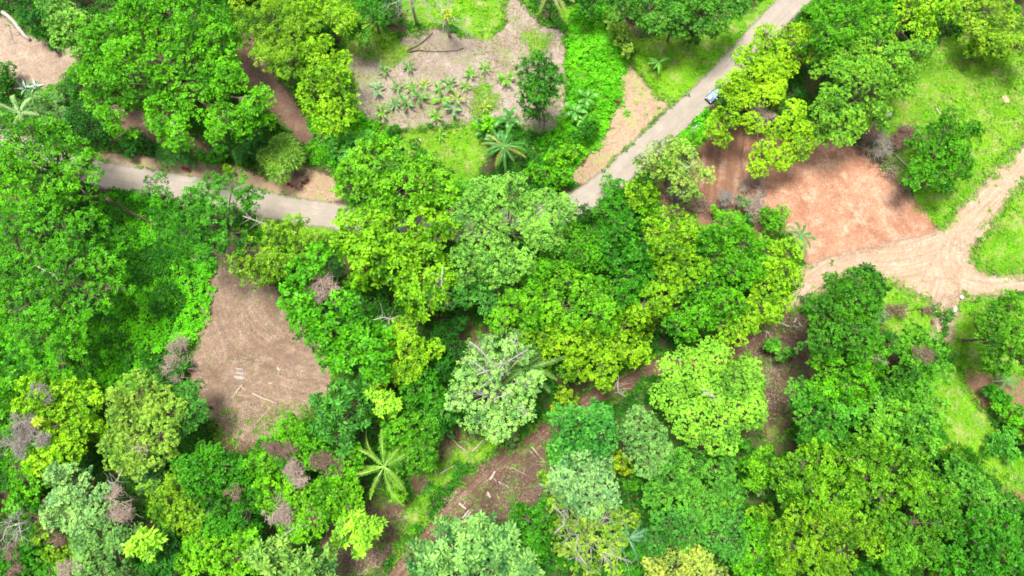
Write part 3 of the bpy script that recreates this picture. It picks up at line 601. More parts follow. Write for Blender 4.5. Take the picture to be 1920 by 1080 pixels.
for i, (x, y) in enumerate(got):
    k = i % len(PK)
    if i < len(PK): o = gap_proto(*PK[k]); PL.append(o)
    else: o = copy_tree(PL[k])
    s_ = ru.uniform(.7, 1.3); o.location = (x, y, float(GZ(x, y))); o.rotation_euler.z = ru.random() * 6.283; o.scale = (s_, s_, s_ * ru.uniform(.8, 1.5))
    for ch in o.children:
        if ch.name.startswith('crown'): tint(ch, tuple(np.array(PK[k][1]) * ru.uniform(.8, 1.3) * np.array([ru.uniform(.8, 1.4), 1, 1])))
    tag(o, 'leafy understorey shrub filling a gap between the tree crowns', 'shrub', 'understorey shrubs between the crowns')
# ------------------------------------------------------------------ palms, bananas, rosette plants
def strip(g_V, g_F, P, Wv, side, n0, fold=0.0):
    k = len(P); V = []
    for i in range(k):
        V += [P[i] - side * Wv[i] + np.array([0, 0, -fold * Wv[i]]), P[i], P[i] + side * Wv[i] + np.array([0, 0, -fold * Wv[i]])]
    F = []
    for i in range(k - 1):
        a = n0 + i * 3; F += [[a, a + 1, a + 4, a + 3], [a + 1, a + 2, a + 5, a + 4]]
    g_V += V; g_F += F; return n0 + 3 * k
def frond_mesh(L, r, rise=.9, droop=1.3, nl=26, ll=.45, lw=.075, ragged=0.):
    """pinnate palm frond along +X"""
    t = np.linspace(0, 1, 12); P = np.stack([L * (t - .12 * t ** 3), np.zeros(12) + r.normal(0, .13) * L * t ** 2, L * (rise * t * .55 - droop * t ** 2 * .42)], 1)
    V, F, T, n = [], [], [], 0
    n = strip(V, F, P, np.linspace(.07, .02, 12), np.array([0, 1., 0]), 0); T += [.75] * len(F)
    for i in range(nl):
        u = .12 + .88 * i / (nl - 1); p = np.array([np.interp(u, t, P[:, j]) for j in range(3)])
        l = ll * L / 4 * (math.sin(math.pi * min(1, u * .85 + .12)) ** .6) + .12
        for s in (-1, 1):
            if r.random() < ragged: continue
            d = np.array([.55 + .3 * u, s, -.25 - .25 * r.random()]); d /= np.linalg.norm(d); d2 = np.array([d[0], d[1], d[2] - .5]); d2 /= np.linalg.norm(d2)
            sd_ = np.array([d[1], -d[0], 0]); sd_ /= np.linalg.norm(sd_); w = .035 + .003 * L; l *= r.uniform(.75, 1.15)
            a, b, c = p, p + d * l * .55, p + d * l * .55 + d2 * l * .45
            V += [a - sd_ * w * .6, a + sd_ * w * .6, b + sd_ * w, b - sd_ * w, c + sd_ * w * .15, c - sd_ * w * .15]
            F += [[n, n + 1, n + 2, n + 3], [n + 3, n + 2, n + 4, n + 5]]; n += 6; tt = .5 + r.normal(0, .12); T += [tt, tt + .08]
    return np.array(V), np.array(F), np.clip(T, 0, 1)
def palm(px, py, h, L, nf, col, label, yellow=0, name='palm_tree', **kw):
    r = np.random.default_rng(hash_(label)); x, y = W(px, py, h); gz = float(GZ(x, y))
    root = empty(name, (x, y, gz)); g = Geo()
    g.tube([[0, 0, -.3], [.1, .05, h * .5], [0, 0, h - .1]], [.22, .15, .13], 8); g.build('trunk', M_BARK, root, True)
    me = [frond_mesh(L * s, r, ri, dr, **kw) for s, ri, dr in ((1, 1.1, 1.3), (.85, 1.3, 1.7), (.92, .7, 1.4), (1.05, .8, 1.9), (.9, .3, 1.2), (1.0, .4, 1.5))]
    objs = []
    for i in range(nf):
        k = min(5, int(i * 6 / nf)); a = i * 2.399 + r.normal(0, .28)
        proto = next((o for o in objs if o['k'] == k), None)
        if proto is None:
            o = mesh('frond', *me[k][:2], M_FROND, root, tone=me[k][2]); o['k'] = k
        else: o = proto.copy(); COL.objects.link(o); o.parent = root
        o.location = (0, 0, h); o.rotation_euler = (r.normal(0, .12), r.normal(0, .13), a); o.scale = (r.uniform(.75, 1.1),) * 3
        tint(o, (.30, .30, .05) if (yellow and k > 3 and r.random() < yellow) else tuple(np.array(col) * r.uniform(.8, 1.2))); objs.append(o)
    for o in objs: del o['k']
    tag(root, label, 'palm'); return root
palm(720, 875, 9, 7.8, 15, (.20, .42, .04), 'large palm with long arching fronds beside the dirt track', ll=.36)
palm(985, 690, 8, 7.5, 13, (.17, .38, .07), 'palm poking out under the white branched tree', ll=.42)
palm(945, 275, 6, 5.2, 18, (.07, .26, .03), 'palm with yellowing lower fronds at the end of the garden plot', yellow=.7, ll=.42)
palm(38, 213, 7, 5.5, 12, (.22, .38, .12), 'pale palm at the left edge beside the greyish rounded tree')
palm(1500, 440, 6, 3.8, 12, (.06, .25, .05), 'small dark palm hanging over the edge of the clay ground')
palm(1178, 1010, 8, 5.2, 13, (.10, .29, .12), 'dark feathery palm between the open yellow green tree and the fine leaved ones')
palm(1210, -12, 10, 5.0, 14, (.20, .34, .08), 'palm whose frond tips hang in at the top edge')
palm(1035, -18, 10, 5.2, 12, (.26, .33, .08), 'second palm at the top edge with pale hanging tips')
palm(1050, 915, 4, 4.2, 9, (.10, .27, .10), 'low dark palm under the minty grey tree')
palm(1235, 118, 3, 2.6, 9, (.13, .40, .03), 'small palm on the grass above the lane', name='young_palm')
palm(1240, 35, 3, 2.8, 9, (.22, .38, .06), 'thin pale young palm at the edge of the top wood', name='young_palm')
palm(1888, 712, 3, 3.0, 8, (.10, .34, .06), 'low palm at the right edge beside the red soil', name='young_palm')

def banana_leaf(L, Wd, r, rise, droop, torn=True):
    t = np.linspace(0, 1, 13); P = np.stack([L * (t - .15 * t ** 2), np.zeros(13), L * (rise * t - droop * t ** 2)], 1)
    wd = Wd * np.clip(np.sin(np.pi * np.clip((t - .12) / .9, 0, 1)) ** .55, .04, 1)
    if torn: wd = wd * r.uniform(.72, 1.05, 13)
    V, F = [], []; strip(V, F, P, wd, np.array([0, 1., 0]), 0, .35)
    T = np.clip(.5 + np.repeat(r.normal(0, .1, 12), 2) + np.tile([0, .08], 12), 0, 1)
    return np.array(V), np.array(F), T
def banana(nleaf, L, Wd, h, r, name='banana_plant', rise=(1.15, .75, .35)):
    root = empty(name, (0, 0, 0)); g = Geo()
    g.tube([[0, 0, -.15], [.02, 0, h * .6], [0, 0.02, h]], [.13, .10, .06], 8); g.build('stem', plain_green, root, True); pr = []
    for i in range(nleaf):
        k = min(2, int(i * 3 / nleaf))
        if len(pr) <= k: pr.append(mesh('leaf', *(lambda q: q[:2])(banana_leaf(L * (1, 1, .85)[k], Wd, r, rise[k], (.55, .6, .5)[k])), M_FROND, root, tone=np.clip(.5 + r.normal(0, .12, 24), 0, 1))); o = pr[-1]
        else: o = pr[k].copy(); COL.objects.link(o); o.parent = root
        o.location = (0, 0, h * .93); o.rotation_euler = (r.normal(0, .1), 0, i * 2.399 + r.normal(0, .2))
    return root
plain_green = bark_mat('green_stem', (.16, .26, .05), (.30, .34, .10))
rb = np.random.default_rng(5)
protos = [banana(9, 1.75, .17, .9, rb), banana(11, 1.45, .15, .7, rb), banana(8, 1.95, .22, 1.1, rb)]
BAN = [(719,132,'lone dark leaved banana plant at the upper left of the garden plot',0,1,0),(766,126,'banana plant directly under the fallen forked branch',1,1.1,0),
(881,137,'bright bushy banana plant, left one of the upper right pair',1,1.15,1),(908,127,'banana plant nearest to the slim tree in the upper right pair',0,.95,1),
(744,162,'banana plant starting the upper planted row',0,.9,0),(770,163,'second banana plant of the upper row',0,.9,1),(796,158,'third banana plant of the upper row, yellow tinged',0,.9,2),
(822,164,'smaller fourth banana plant in the upper row',0,.9,1),(843,160,'dense dark banana plant in the middle of the upper row',2,1.05,0),(872,162,'banana plant closing the upper row',1,.9,1),
(708,168,'pale upright banana plant at the left end of the rows',2,1,3),(716,210,'bright banana plant alone at the lower left of the plot',0,1.15,1),
(739,197,'small dark banana plant starting the lower row',1,1.05,3),(762,195,'broad leaved banana plant, second in the lower row',2,1.1,0),(787,183,'banana plant raised between the two rows',2,1.15,0),
(826,188,'large spread banana plant in the middle of the lower row',2,1.25,1),(857,186,'bright banana plant, last but one in the lower row',0,1.1,2),(850,207,'greyish banana plant at the right end of the lower row',2,1.1,3),
(816,218,'bushy round banana plant standing lowest in the plot',1,1.15,1),(826,253,'thin banana plant on the open grass under the plot',0,.9,1),
(950,148,'bushy banana plant touching the slim green tree',1,1.45,1),(938,146,'small banana plant left of the bushy one by the slim tree',0,.7,1),(910,200,'yellow green banana plant on the grass strip',0,.9,2)]
bc = [(.09,.30,.03),(.16,.42,.02),(.28,.44,.02),(.13,.34,.10)]
used = set(); ang = np.random.default_rng(9)
for px, py, lab, k, s, c in BAN:
    o = protos[k] if k not in used else copy_tree(protos[k]); used.add(k)
    x, y = W(px, py, .9); o.location = (x, y, float(GZ(x, y))); o.rotation_euler.z = ang.random() * 6.28; o.scale = (s * 1.1,) * 3
    tag(o, lab, 'banana plant', 'banana plants in the garden plot')
    for ch in o.children: tint(ch, tuple(np.array(bc[c]) * ang.uniform(.85, 1.15)))
big = banana(9, 3.1, .52, 2.6, rb, 'tall_banana_plant', (.9, .55, .2))
for i, (px, py, lab, s, c) in enumerate([(912,240,'tall banana plant with dark drooping leaves, left of the fan palm top',1,(.05,.24,.015)),(952,222,'tall banana plant with one upright leaf above the yellowing palm',1.0,(.055,.27,.02)),
    (1078,205,'bluish tall banana plant in the hedge band',.9,(.12,.38,.05)),(1102,180,'upper bluish banana plant in the hedge band',.85,(.10,.36,.03)),(932,262,'broad leaved banana plant behind the yellowing palm',.9,(.06,.26,.05)),
    (1095,222,'narrow banana plant on the lane side of the hedge band',.7,(.15,.42,.03))]):
    o = big if i == 0 else copy_tree(big); x, y = W(px, py, 3); o.location = (x, y, float(GZ(x, y))); o.rotation_euler.z = ang.random() * 6.28; o.scale = (s,) * 3
    tag(o, lab, 'banana plant', 'tall banana plants')
    for ch in o.children: tint(ch, c)

def sword_plant(px, py, L, n, w_, h, cols, label, cat, name, tilt=.6, nm='leaf', mat=None):
    r = np.random.default_rng(hash_(label)); x, y = W(px, py, h); root = empty(name, (x, y, float(GZ(x, y))))
    if h > .6:
        g = Geo(); g.tube([[0, 0, -.2], [0, 0, h]], [.14, .10], 7); g.build('stem', M_BARK, root, True)
    V, F = [], []; t = np.linspace(0, 1, 6); P = np.stack([L * t, 0 * t, L * (.6 * t - .45 * t * t)], 1); strip(V, F, P, w_ * np.array([.6, 1, 1, .8, .5, .05]), np.array([0, 1., 0]), 0, .3)
    p0 = None
    for i in range(n):
        if p0 is None: o = p0 = mesh(nm, V, np.array(F), mat or M_FROND, root, tone=np.full(len(F), .55))
        else: o = p0.copy(); COL.objects.link(o); o.parent = root
        o.location = (0, 0, h + .02); o.rotation_euler = (0, -tilt * (1 - 1.6 * i / n) , i * 2.399); tint(o, cols[i % len(cols)])
    tag(root, label, cat); return root
sword_plant(50, 168, 2.2, 12, .20, .1, [(.45,.52,.42),(.10,.24,.14)], 'white edged agave nearest the left picture edge', 'agave', 'agave_plant')
sword_plant(68, 164, 1.8, 12, .18, .1, [(.62,.66,.58),(.14,.28,.16)], 'whitest agave, right one of the pair beside the yard', 'agave', 'agave_plant')
for (px, py, lab) in [(345,316,'dark red cordyline on the verge of the left lane'),(352,318,'second dark red cordyline just right of the first')]:
    sword_plant(px, py, .7, 14, .09, .5, [(.16,.02,.04),(.22,.03,.06)], lab, 'cordyline', 'red_cordyline')
for i, (px, py) in enumerate([(541,345),(548,349),(556,351),(564,349),(570,344),(577,338)]):
    sword_plant(px, py, .5, 10, .08, .1, [(.30,.01,.04),(.20,.01,.03)], ['leftmost small red plant of the curved row under the screw pine','second small red plant of the curved row','third small red plant, at the lowest point of the curved row','fourth small red plant of the curved row','fifth small red plant of the curved row, right of the lowest ones','small red plant ending the curved row on the right'][i], 'red plant', 'red_bromeliad')
for i, (px, py) in enumerate([(1158,192),(1088,288),(1094,300),(1068,318)]):
    sword_plant(px, py, .75, 12, .09, .4, [(.20,.03,.05),(.14,.03,.04)], ['red cordyline on the upper verge beside the hedge band','small red cordyline at the lower verge edge','red cordyline just below the small one on the verge','red cordyline nearest to the fan palm on the verge'][i], 'cordyline', 'red_cordyline')
sword_plant(1175, 212, 1.0, 12, .16, .2, [(.10,.34,.03),(.20,.42,.04)], 'green leafy plant alone on the bare verge soil', 'plant', 'verge_plant')
sword_plant(1192, 192, .7, 9, .09, .1, [(.35,.46,.05)], 'tiny yellow green plant higher on the bare verge soil', 'plant', 'verge_plant')
sword_plant(1126, 274, .8, 12, .10, .1, [(.22,.42,.04)], 'bright tuft plant at the narrow lower verge', 'plant', 'verge_plant')

# screw pine (spiky variegated tree)
def screw_pine(spec, h, label):
    r = np.random.default_rng(3); Vs, Fs, Ts, n0 = [], [], [], 0; cs = []
    for (px, py, rp) in spec:
        x, y = W(px, py, h); R0 = rp * scale_at(px, py, h); cs.append((x, y, h, R0)); n = int(16 * R0 * R0); d = unit(r.normal(0, 1, (n, 3))); d[:, 2] = abs(d[:, 2]) * .9
        p = d * R0 * [.78, .78, .6] + [x, y, h - R0 * .6]
        V, F, T = rosettes(p, unit(d + [0, 0, .1]), np.full(n, 1.35), .085, 12, np.clip(.55 + r.normal(0, .14, n), 0, 1), .75, r, .3); Vs.append(V); Fs.append(F + n0); Ts.append(T); n0 += len(V)
    x, y = cs[0][0], cs[0][1]; off = np.array([x, y, float(GZ(x, y))]); root = empty('screw_pine', off)
    o = mesh('crown', np.vstack(Vs) - off, np.vstack(Fs), M_FROND, root, tone=np.concatenate(Ts)); tint(o, (.20, .43, .04))
    g = Geo()
    for c in cs: g.tube([[0, 0, -.2], [(c[0] - x) * .6, (c[1] - y) * .6, h * .5], [c[0] - x, c[1] - y, h - c[3] * .5]], [.2, .16, .1], 7)
    g.build('trunk', M_BARK, root, True); tag(root, label, 'tree')
screw_pine([(528, 272, 26), (540, 288, 24), (510, 300, 22), (520, 318, 18), (500, 290, 16)], 6, 'spiky light green screw pine beside the left lane')

# ------------------------------------------------------------------ dry bushes and leafless trees
def twig_ball(c, R0, n, r, g, flat=.8, th=.035):
    for _ in range(n):
        d = unit(r.normal(0, 1, 3)); d[2] = abs(d[2]); p0 = c + r.normal(0, R0 * .3, 3) * [1, 1, .2]
        L = R0 * r.uniform(.6, 1.15); P = [p0]; dd = d.copy()
        for k in range(4):
            dd = unit(dd + r.normal(0, .45, 3) + [0, 0, -.12]); P.append(P[-1] + dd * L / 4 * [1, 1, flat])
        g.tube(P, np.linspace(th, th * .4, 5) * r.uniform(.6, 1.6), 3, False)
def dry_bush(spec, h, mat, label, dens=1., bed=None):
    r = np.random.default_rng(hash_(label)); B = []
    for b in spec.split(';'):
        px, py, rp = [float(v) for v in b.split(',')]; R0 = rp * scale_at(px, py, h); x, y = W(px, py, max(h - R0 * .4, .2)); B.append((x, y, R0))
    x, y = B[0][:2]; gz = float(GZ(x, y)); off = np.array([x, y, gz]); root = empty('dry_bush', off); g = Geo()
    for (bx, by, R0) in B:
        for _ in range(5):
            q = R0 * r.uniform(.3, .75); a = r.random() * 6.283; e = r.uniform(.2, .95) * R0
            twig_ball(np.array([bx + math.cos(a) * e, by + math.sin(a) * e, max(h - R0 * r.uniform(.5, 1.), .1)]) - [x, y, 0], q, int(38 * dens * q ** 1.4) + 8, r, g, .7)
    for (bx, by, R0) in B:
        for _ in range(9):
            a = r.random() * 6.283; e = np.array([bx - x, by - y, max(h - R0 * .7, .1)]); d = np.array([math.cos(a), math.sin(a), r.uniform(.0, .5)])
            g.tube([e, e + d * R0 * .6 + r.normal(0, .12 * R0, 3), e + d * R0 * .85 + r.normal(0, .15 * R0, 3)], [.05, .035, .012], 4, False)
    g.build('twig_tangle', mat, root)
    g = Geo()
    for (bx, by, R0) in B:
        g.tube([[0, 0, -.2], [(bx - x) * .5, (by - y) * .5, h * .4], [bx - x, by - y, max(h - R0 * .5, .2)]], [.12, .08, .04], 5)
    g.build('stem', mat, root, True); tag(root, label, 'dry bush'); return root
DRY = [
('600,525,29;620,540,29;590,548,23',14,M_PINKTWIG,'whitish dry twig tangle on top of the bluish green tree',1.6),
('325,665,26;335,690,29;310,690,21',3.5,M_PINKTWIG,'pale dry bush at the left rim of the brown clearing',1.5),
('75,738,21;68,730,13',13,M_GREYTWIG,'grey twig tangle at the top of the left yellow lime tree',1.3),
('50,805,29;68,820,21;40,790,18',12,M_GREYTWIG,'largest grey twig tangle beside the yellow bromeliad',1.4),
('18,832,29;35,845,21',12,M_GREYTWIG,'grey twig tangle against the left picture edge',1.4),
('222,945,29;205,935,18',11,M_PINKTWIG,'pinkish dry crown between the mint tree and the olive one',1.3),
('248,838,18;262,845,13',14.4,M_PINKTWIG,'greyish dry heart in the pale yellow green crown',1),
('518,845,21;500,835,13;545,840,13',13.5,M_BROWNTWIG,'brown dry patch in the upper part of the pink patched tree',1.3),
('552,885,23;540,870,18;565,900,16',12.5,M_PINKTWIG,'biggest pinkish twig tangle at the edge of the dark gap',1.5),
('615,868,26;590,868,18',13,M_BROWNTWIG,'reddish brown dry patch nearest to the palm',1.3),
('522,955,26;510,965,18',12.5,M_PINKTWIG,'pale pinkish twig tangle low in the yellow green tree',1.4),
('583,962,18;592,972,13',12,M_BROWNTWIG,'brown starry twig tangle below the yellow green crown',1.4),
('436,922,13;440,932,10',13,M_BROWNTWIG,'tiny reddish dry patch on the speckled dark tree',1.2),
('85,1005,21;100,1015,18',9,M_BROWNTWIG,'reddish brown dry bush near the lower left corner',1.2),
('15,1040,21;25,1070,18',9,M_BROWNTWIG,'dark red brown bush at the lower left corner edge',1.2),
('70,960,23;88,940,18',8,M_BROWNTWIG,'brown dry bush below the leafless white tree',1.2),
('120,1070,21;140,1060,16',11,M_PINKTWIG,'pale dry bush at the bottom edge beside the second mint tree',1.2),
('1375,170,18;1370,155,13',8.5,M_BROWNTWIG,'brown dry twigs within the leaf cushion tree near the car',1.2),
('1435,205,23;1425,190,18;1445,220,13',8,M_PINKTWIG,'pinkish dry twigs in the middle of the leaf cushion tree',1.2),
('1275,335,23;1265,350,23;1280,360,18',4,M_GREYTWIG,'grey dry bush under the pale open crown',1.1),
('1372,378,18;1362,368,16',4,M_GREYTWIG,'dark purplish bush, left of two at the clay edge',1.6),
('1415,380,21;1428,372,16;1410,400,18',4,M_PINKTWIG,'pale purple grey bush, right of two at the clay edge',1.6),
('1405,345,18;1425,350,16',1.5,M_PINKTWIG,'flat grey twig heap on the churned clay',1.0),
('1632,232,21;1645,245,18',5,M_BROWNTWIG,'brown dry bush at the top of the brushwood bank',1.5),
('1650,260,29;1665,275,21',4,M_GREYTWIG,'wide grey twig tangle on the brushwood bank',1.4),
('1698,250,26;1685,262,21;1705,240,16',4,M_BROWNTWIG,'dark brown dry bush beside the compact green tree',2.0),
('1650,672,13;1640,665,10',14,M_PINKTWIG,'pinkish dry spot on the bright tree under the tall dark one',1.1),
('1738,672,18;1728,660,13',14,M_BROWNTWIG,'brown dry patch in the crown beside the grassy slope',1.2),
('1675,576,16;1690,580,16;1665,585,10',3,M_BROWNTWIG,'low brown bush on the grass under the gravel bend',1.1),
('1735,580,10;1745,578,10',1.5,M_BROWNTWIG,'small dark brushy heap left of the white stake',1.1),
('1505,655,23;1490,640,21;1520,665,18',1.5,M_BROWNTWIG,'dark brown brush heap between the round tree and the tall dark one',1.4),
('565,325,16;562,335,13',2.2,M_BROWNTWIG,'dead brown leaf clump at the foot of the screw pine',1.5),
('1000,870,23;985,890,21;1010,890,18',1.2,M_BROWNTWIG,'brown slash heap under the minty grey tree',1.2),
]
for s, h, m, lab, d in DRY: dry_bush(s, h + (.9 if h > 9 else .3), m, lab, d)

def bare_tree(px, py, h, spread, mat, label, r=None, lean=(0, 0), levels=4, base_px=None, thick=.28):
    r = np.random.default_rng(hash_(label)); x, y = W(px, py, 0); gz = float(GZ(x, y)); root = empty('leafless_tree', (x, y, gz)); g = Geo(); b = Geo()
    top = np.array([lean[0], lean[1], h * .62]); g.tube([[0, 0, -.3], top * .5 + r.normal(0, .12, 3), top], [thick * 1.3, thick, thick * .75], 9)
    def grow(p, d, L, rad, lv):
        P = [p]; dd = d
        for k in range(4): dd = unit(dd + r.normal(0, .28, 3)); P.append(P[-1] + dd * L / 4)
        b.tube(P, np.linspace(rad, rad * .5, 5), 5 if lv > 1 else 3, False)
        if lv > 0:
            for _ in range(3): i = r.integers(1, 5); grow(P[i], unit(dd + r.normal(0, .75, 3)), L * r.uniform(.5, .75), rad * .5, lv - 1)
    for i in range(7):
        a = i * 6.28 / 7 + r.normal(0, .3); grow(top * r.uniform(.7, 1), unit(np.array([math.cos(a), math.sin(a), r.uniform(.2, .9)])), spread, thick * .38, levels - 1)
    g.build('trunk', mat, root, True); b.build('branches', mat, root, True); tag(root, label, 'bare tree'); return root
bare_tree(782, 46, 15, 4.2, M_PALEBARK, 'leafless pale grey tree, left one of the pair at the top edge')
bare_tree(843, 68, 14, 4.5, M_PALEBARK, 'leafless grey tree carrying the yellow bromeliad')
bare_tree(98, 968, 15, 3.4, M_PALEBARK, 'leafless white tree at the left picture edge, low down')
def bromeliad(px, py, h, L, label, col=(.52, .70, .05)):
    r = np.random.default_rng(1); x, y = W(px, py, h); n = 26; d = unit(r.normal(0, 1, (n, 3))); d[:, 2] = abs(d[:, 2])
    V, F, T = rosettes(d * .25, unit(d + [0, 0, .3]), np.full(n, L), .14, 8, np.clip(.6 + r.normal(0, .15, n), 0, 1), .5, r, .2)
    o = mesh('yellow_bromeliad', V, F, M_FROND, tone=T); o.location = (x, y, h); tint(o, col); tag(o, label, 'bromeliad')
bromeliad(838, 25, 8.7, 1.1, 'yellow bromeliad perched on the grey leafless trunk')
bromeliad(70, 791, 13, .9, 'yellow bromeliad amid the grey twig tangles')
def branch_thing(pts, rads, mat, label, name='bare_branches', tw=10, cat='branches', h=None, seed=None):
    """a branching bare limb; pts are map points with height"""
    r = np.random.default_rng(hash_(label)); P = np.array([(*W(px, py, hh), hh) for px, py, hh in pts]); off = P[0].copy(); g = Geo()
    S = spline(P - off, 4); g.tube(S, np.linspace(rads, rads * .4, len(S)), 6)
    for _ in range(tw):
        i = r.integers(len(S) // 4, len(S)); d = unit(r.normal(0, 1, 3) * [1, 1, .3] + [0, 0, .1]); L = r.uniform(.6, 1.9) * (1 + rads * 3)
        Q = [S[i], S[i] + d * L * .5 + r.normal(0, .12, 3), S[i] + d * L + r.normal(0, .2, 3)]; g.tube(Q, [rads * .4, rads * .28, rads * .12], 4, False)
    o = g.build(name, mat, None, True); o.location = off; tag(o, label, cat); return o
# ------------------------------------------------------------------ logs, poles, stones
def log(a, b, rad, mat, label, cat='log', name='fallen_log', h0=0., bend=0., stubs=2):
    r = np.random.default_rng(hash_(label)); ax, ay = W(*a); bx, by = W(*b); L = math.hypot(bx - ax, by - ay); n = 7; t = np.linspace(0, 1, n)
    nx_, ny_ = -(by - ay) / L, (bx - ax) / L; bw = np.sin(t * np.pi) * bend * L + r.normal(0, .012, n) * L
    X = ax + (bx - ax) * t + nx_ * bw; Y = ay + (by - ay) * t + ny_ * bw; Z = np.maximum(GZ(X, Y), GZ(ax, ay)) + rad * .95 + .06 + h0
    P = np.stack([X, Y, Z], 1); off = P[0].copy(); g = Geo(); g.tube(P - off, rad * np.linspace(1.05, .72, n) * r.uniform(.93, 1.07, n), 9)
    for _ in range(stubs):
        i = r.integers(2, n - 1); d = unit(np.array([nx_ * r.choice([-1, 1]), ny_ * r.choice([-1, 1]), r.uniform(.1, .6)])); g.tube([P[i] - off, P[i] - off + d * rad * r.uniform(2, 6)], [rad * .4, rad * .2], 5)
    o = g.build(name, mat, None, True); o.location = off; tag(o, label, cat); return o
LOGS = [
((823,798),(877,852),.14,M_LOG,'long thin pale pole lying left of the dirt track',.01),
((886,846),(908,824),.20,M_LOG,'short thick pale log just above the grass by the track',0),
((896,848),(918,822),.09,M_DARKLOG,'grey stick parallel to the short thick log',0),
((808,860),(820,895),.12,M_LOG,'pale pole standing out below the palm fronds',0),
((838,880),(855,872),.13,M_LOG,'short broken log left of the track with a frayed end',0),
((826,888),(838,880),.20,M_PALEBARK,'whitish splintered stump piece left of the track',0),
((996,837),(1022,866),.16,M_LOG,'thick bare log at the top of the right hand slash heap',0),
((992,843),(1006,860),.12,M_LOG,'shorter log beside the thick bare one',0),
((1004,864),(1025,867),.09,M_LOG,'thin pole across the lower end of the two logs',0),
((1004,870),(1020,872),.07,M_LOG,'thinnest pole under the crossing one',0),
((945,874),(997,898),.08,M_LOG,'long slender stick right of the track',.06),
((918,900),(929,883),.24,M_WHITELOG,'whitest shattered log lump beside the track',0),
((935,903),(955,914),.16,M_LOG,'brownish log in the middle of the right hand slash',0),
((914,922),(920,933),.22,M_WHITELOG,'white wood lump alone in the slash',0),
((861,943),(874,954),.24,M_WHITELOG,'white log lying at the lower edge of the track',0),
((866,972),(881,955),.20,M_WHITELOG,'upper one of two parallel white logs',0),
((873,973),(886,955),.17,M_WHITELOG,'lower one of two parallel white logs',0),
((857,972),(870,985),.22,M_WHITELOG,'white log end just above the glossy large leaved tree',0),
((770,1025),(784,1038),.22,M_WHITELOG,'white wood chunk at the lower end of the track',0),
((762,1018),(772,1028),.12,M_LOG,'splintered wood next to the lowest white chunk',0),
((474,738),(522,757),.20,M_LOG,'thick pinkish log at the lower end of the brown clearing',-.02),
((456,720),(432,750),.15,M_LOG,'forked pale log, left arm, in the brown clearing',0),
((450,728),(437,752),.12,M_LOG,'second arm beside the forked pale log',0),
((452,724),(464,733),.13,M_LOG,'short log joining the fork of the pale logs',0),
((504,768),(476,800),.09,M_LOG,'thin stick reaching down from the clearing rim',0),
((569,750),(581,756),.09,M_LOG,'short stick at the right lower rim of the clearing',0),
((763,97),(812,63),.13,M_DARKLOG,'dark fallen branch rising to the right in the garden plot',-.07),
((763,98),(795,96),.16,M_DARKLOG,'dark fallen log meeting the branch at its left end',.02),
((795,96),(870,92),.09,M_DARKLOG,'thin mossy continuation of the dark fallen log',-.05),
((10,25),(58,78),.42,M_PALEBARK,'big grey trunk lying across the upper left corner',.02),
((1652,258),(1700,315),.13,M_PALEBARK,'long grey trunk lying over the brushwood bank',-.03),
((1681,296),(1704,316),.14,M_LOG,'bare pale log end below the long grey trunk',0),
((1556,250),(1588,262),.10,M_DARKLOG,'grey pole at the upper end of the brushwood bank',0),
((1616,273),(1638,261),.10,M_LOG,'yellowish straight pole on top of the brushwood',0),
((1625,285),(1630,302),.10,M_LOG,'bent pale stick in the middle of the bank',.05),
((1618,309),(1630,300),.08,M_LOG,'short stick pointing at the clay ground',0),
((1648,300),(1662,314),.10,M_LOG,'pale stick below the yellowish pole',0),
((1650,330),(1675,342),.12,M_BROWNTWIG,'curved brown root at the lower end of the bank',.1),
((1685,350),(1735,346),.13,M_DARKLOG,'dark forked log at the foot of the compact green tree',.06),
((1755,203),(1767,222),.15,M_PALEBARK,'grey log lying on the bright slope grass',0),
((1463,607),(1479,613),.22,M_WHITELOG,'whitest log among the slash beside the tall dark tree',0),
((1486,611),(1496,614),.20,M_WHITELOG,'second white log right of the whitest one',0),
((1489,605),(1492,596),.16,M_WHITELOG,'short white log standing across near the tall dark tree',0),
((1496,606),(1503,613),.17,M_WHITELOG,'white log piece touching the tall dark tree crown',0),
((1434,622),(1441,625),.26,M_WHITELOG,'white wood lump at the left of the slash',0),
((1447,612),(1455,619),.10,M_LOG,'thin white stick above the wood lump',0),
((1450,660),(1470,686),.12,M_LOG,'slanting pale pole below the weedy shrubs',0),
((1443,670),(1447,692),.08,M_LOG,'upright thin pole left of the slanting one',0),
((1700,583),(1748,577),.12,M_DARKLOG,'dark dead branch on the grass left of the fork track',.02),
((1752,248),(1762,262),.14,M_DARKLOG,'dark short log beside the compact green tree',0),
((270,720),(225,660),.10,M_PALEBARK,'pale pole lying in front of the pale dry bush',0.02) if False else ((330,700),(362,735),.10,M_PALEBARK,'pale pole sticking out of the dry bush into the clearing',0.02),
((60,1000),(88,925),.10,M_PALEBARK,'thin grey trunk leaning in the dark gap at the lower left',0),
]
for a, b, rad, m, lab, bend in LOGS: log(a, b, rad, m, lab, bend=bend)
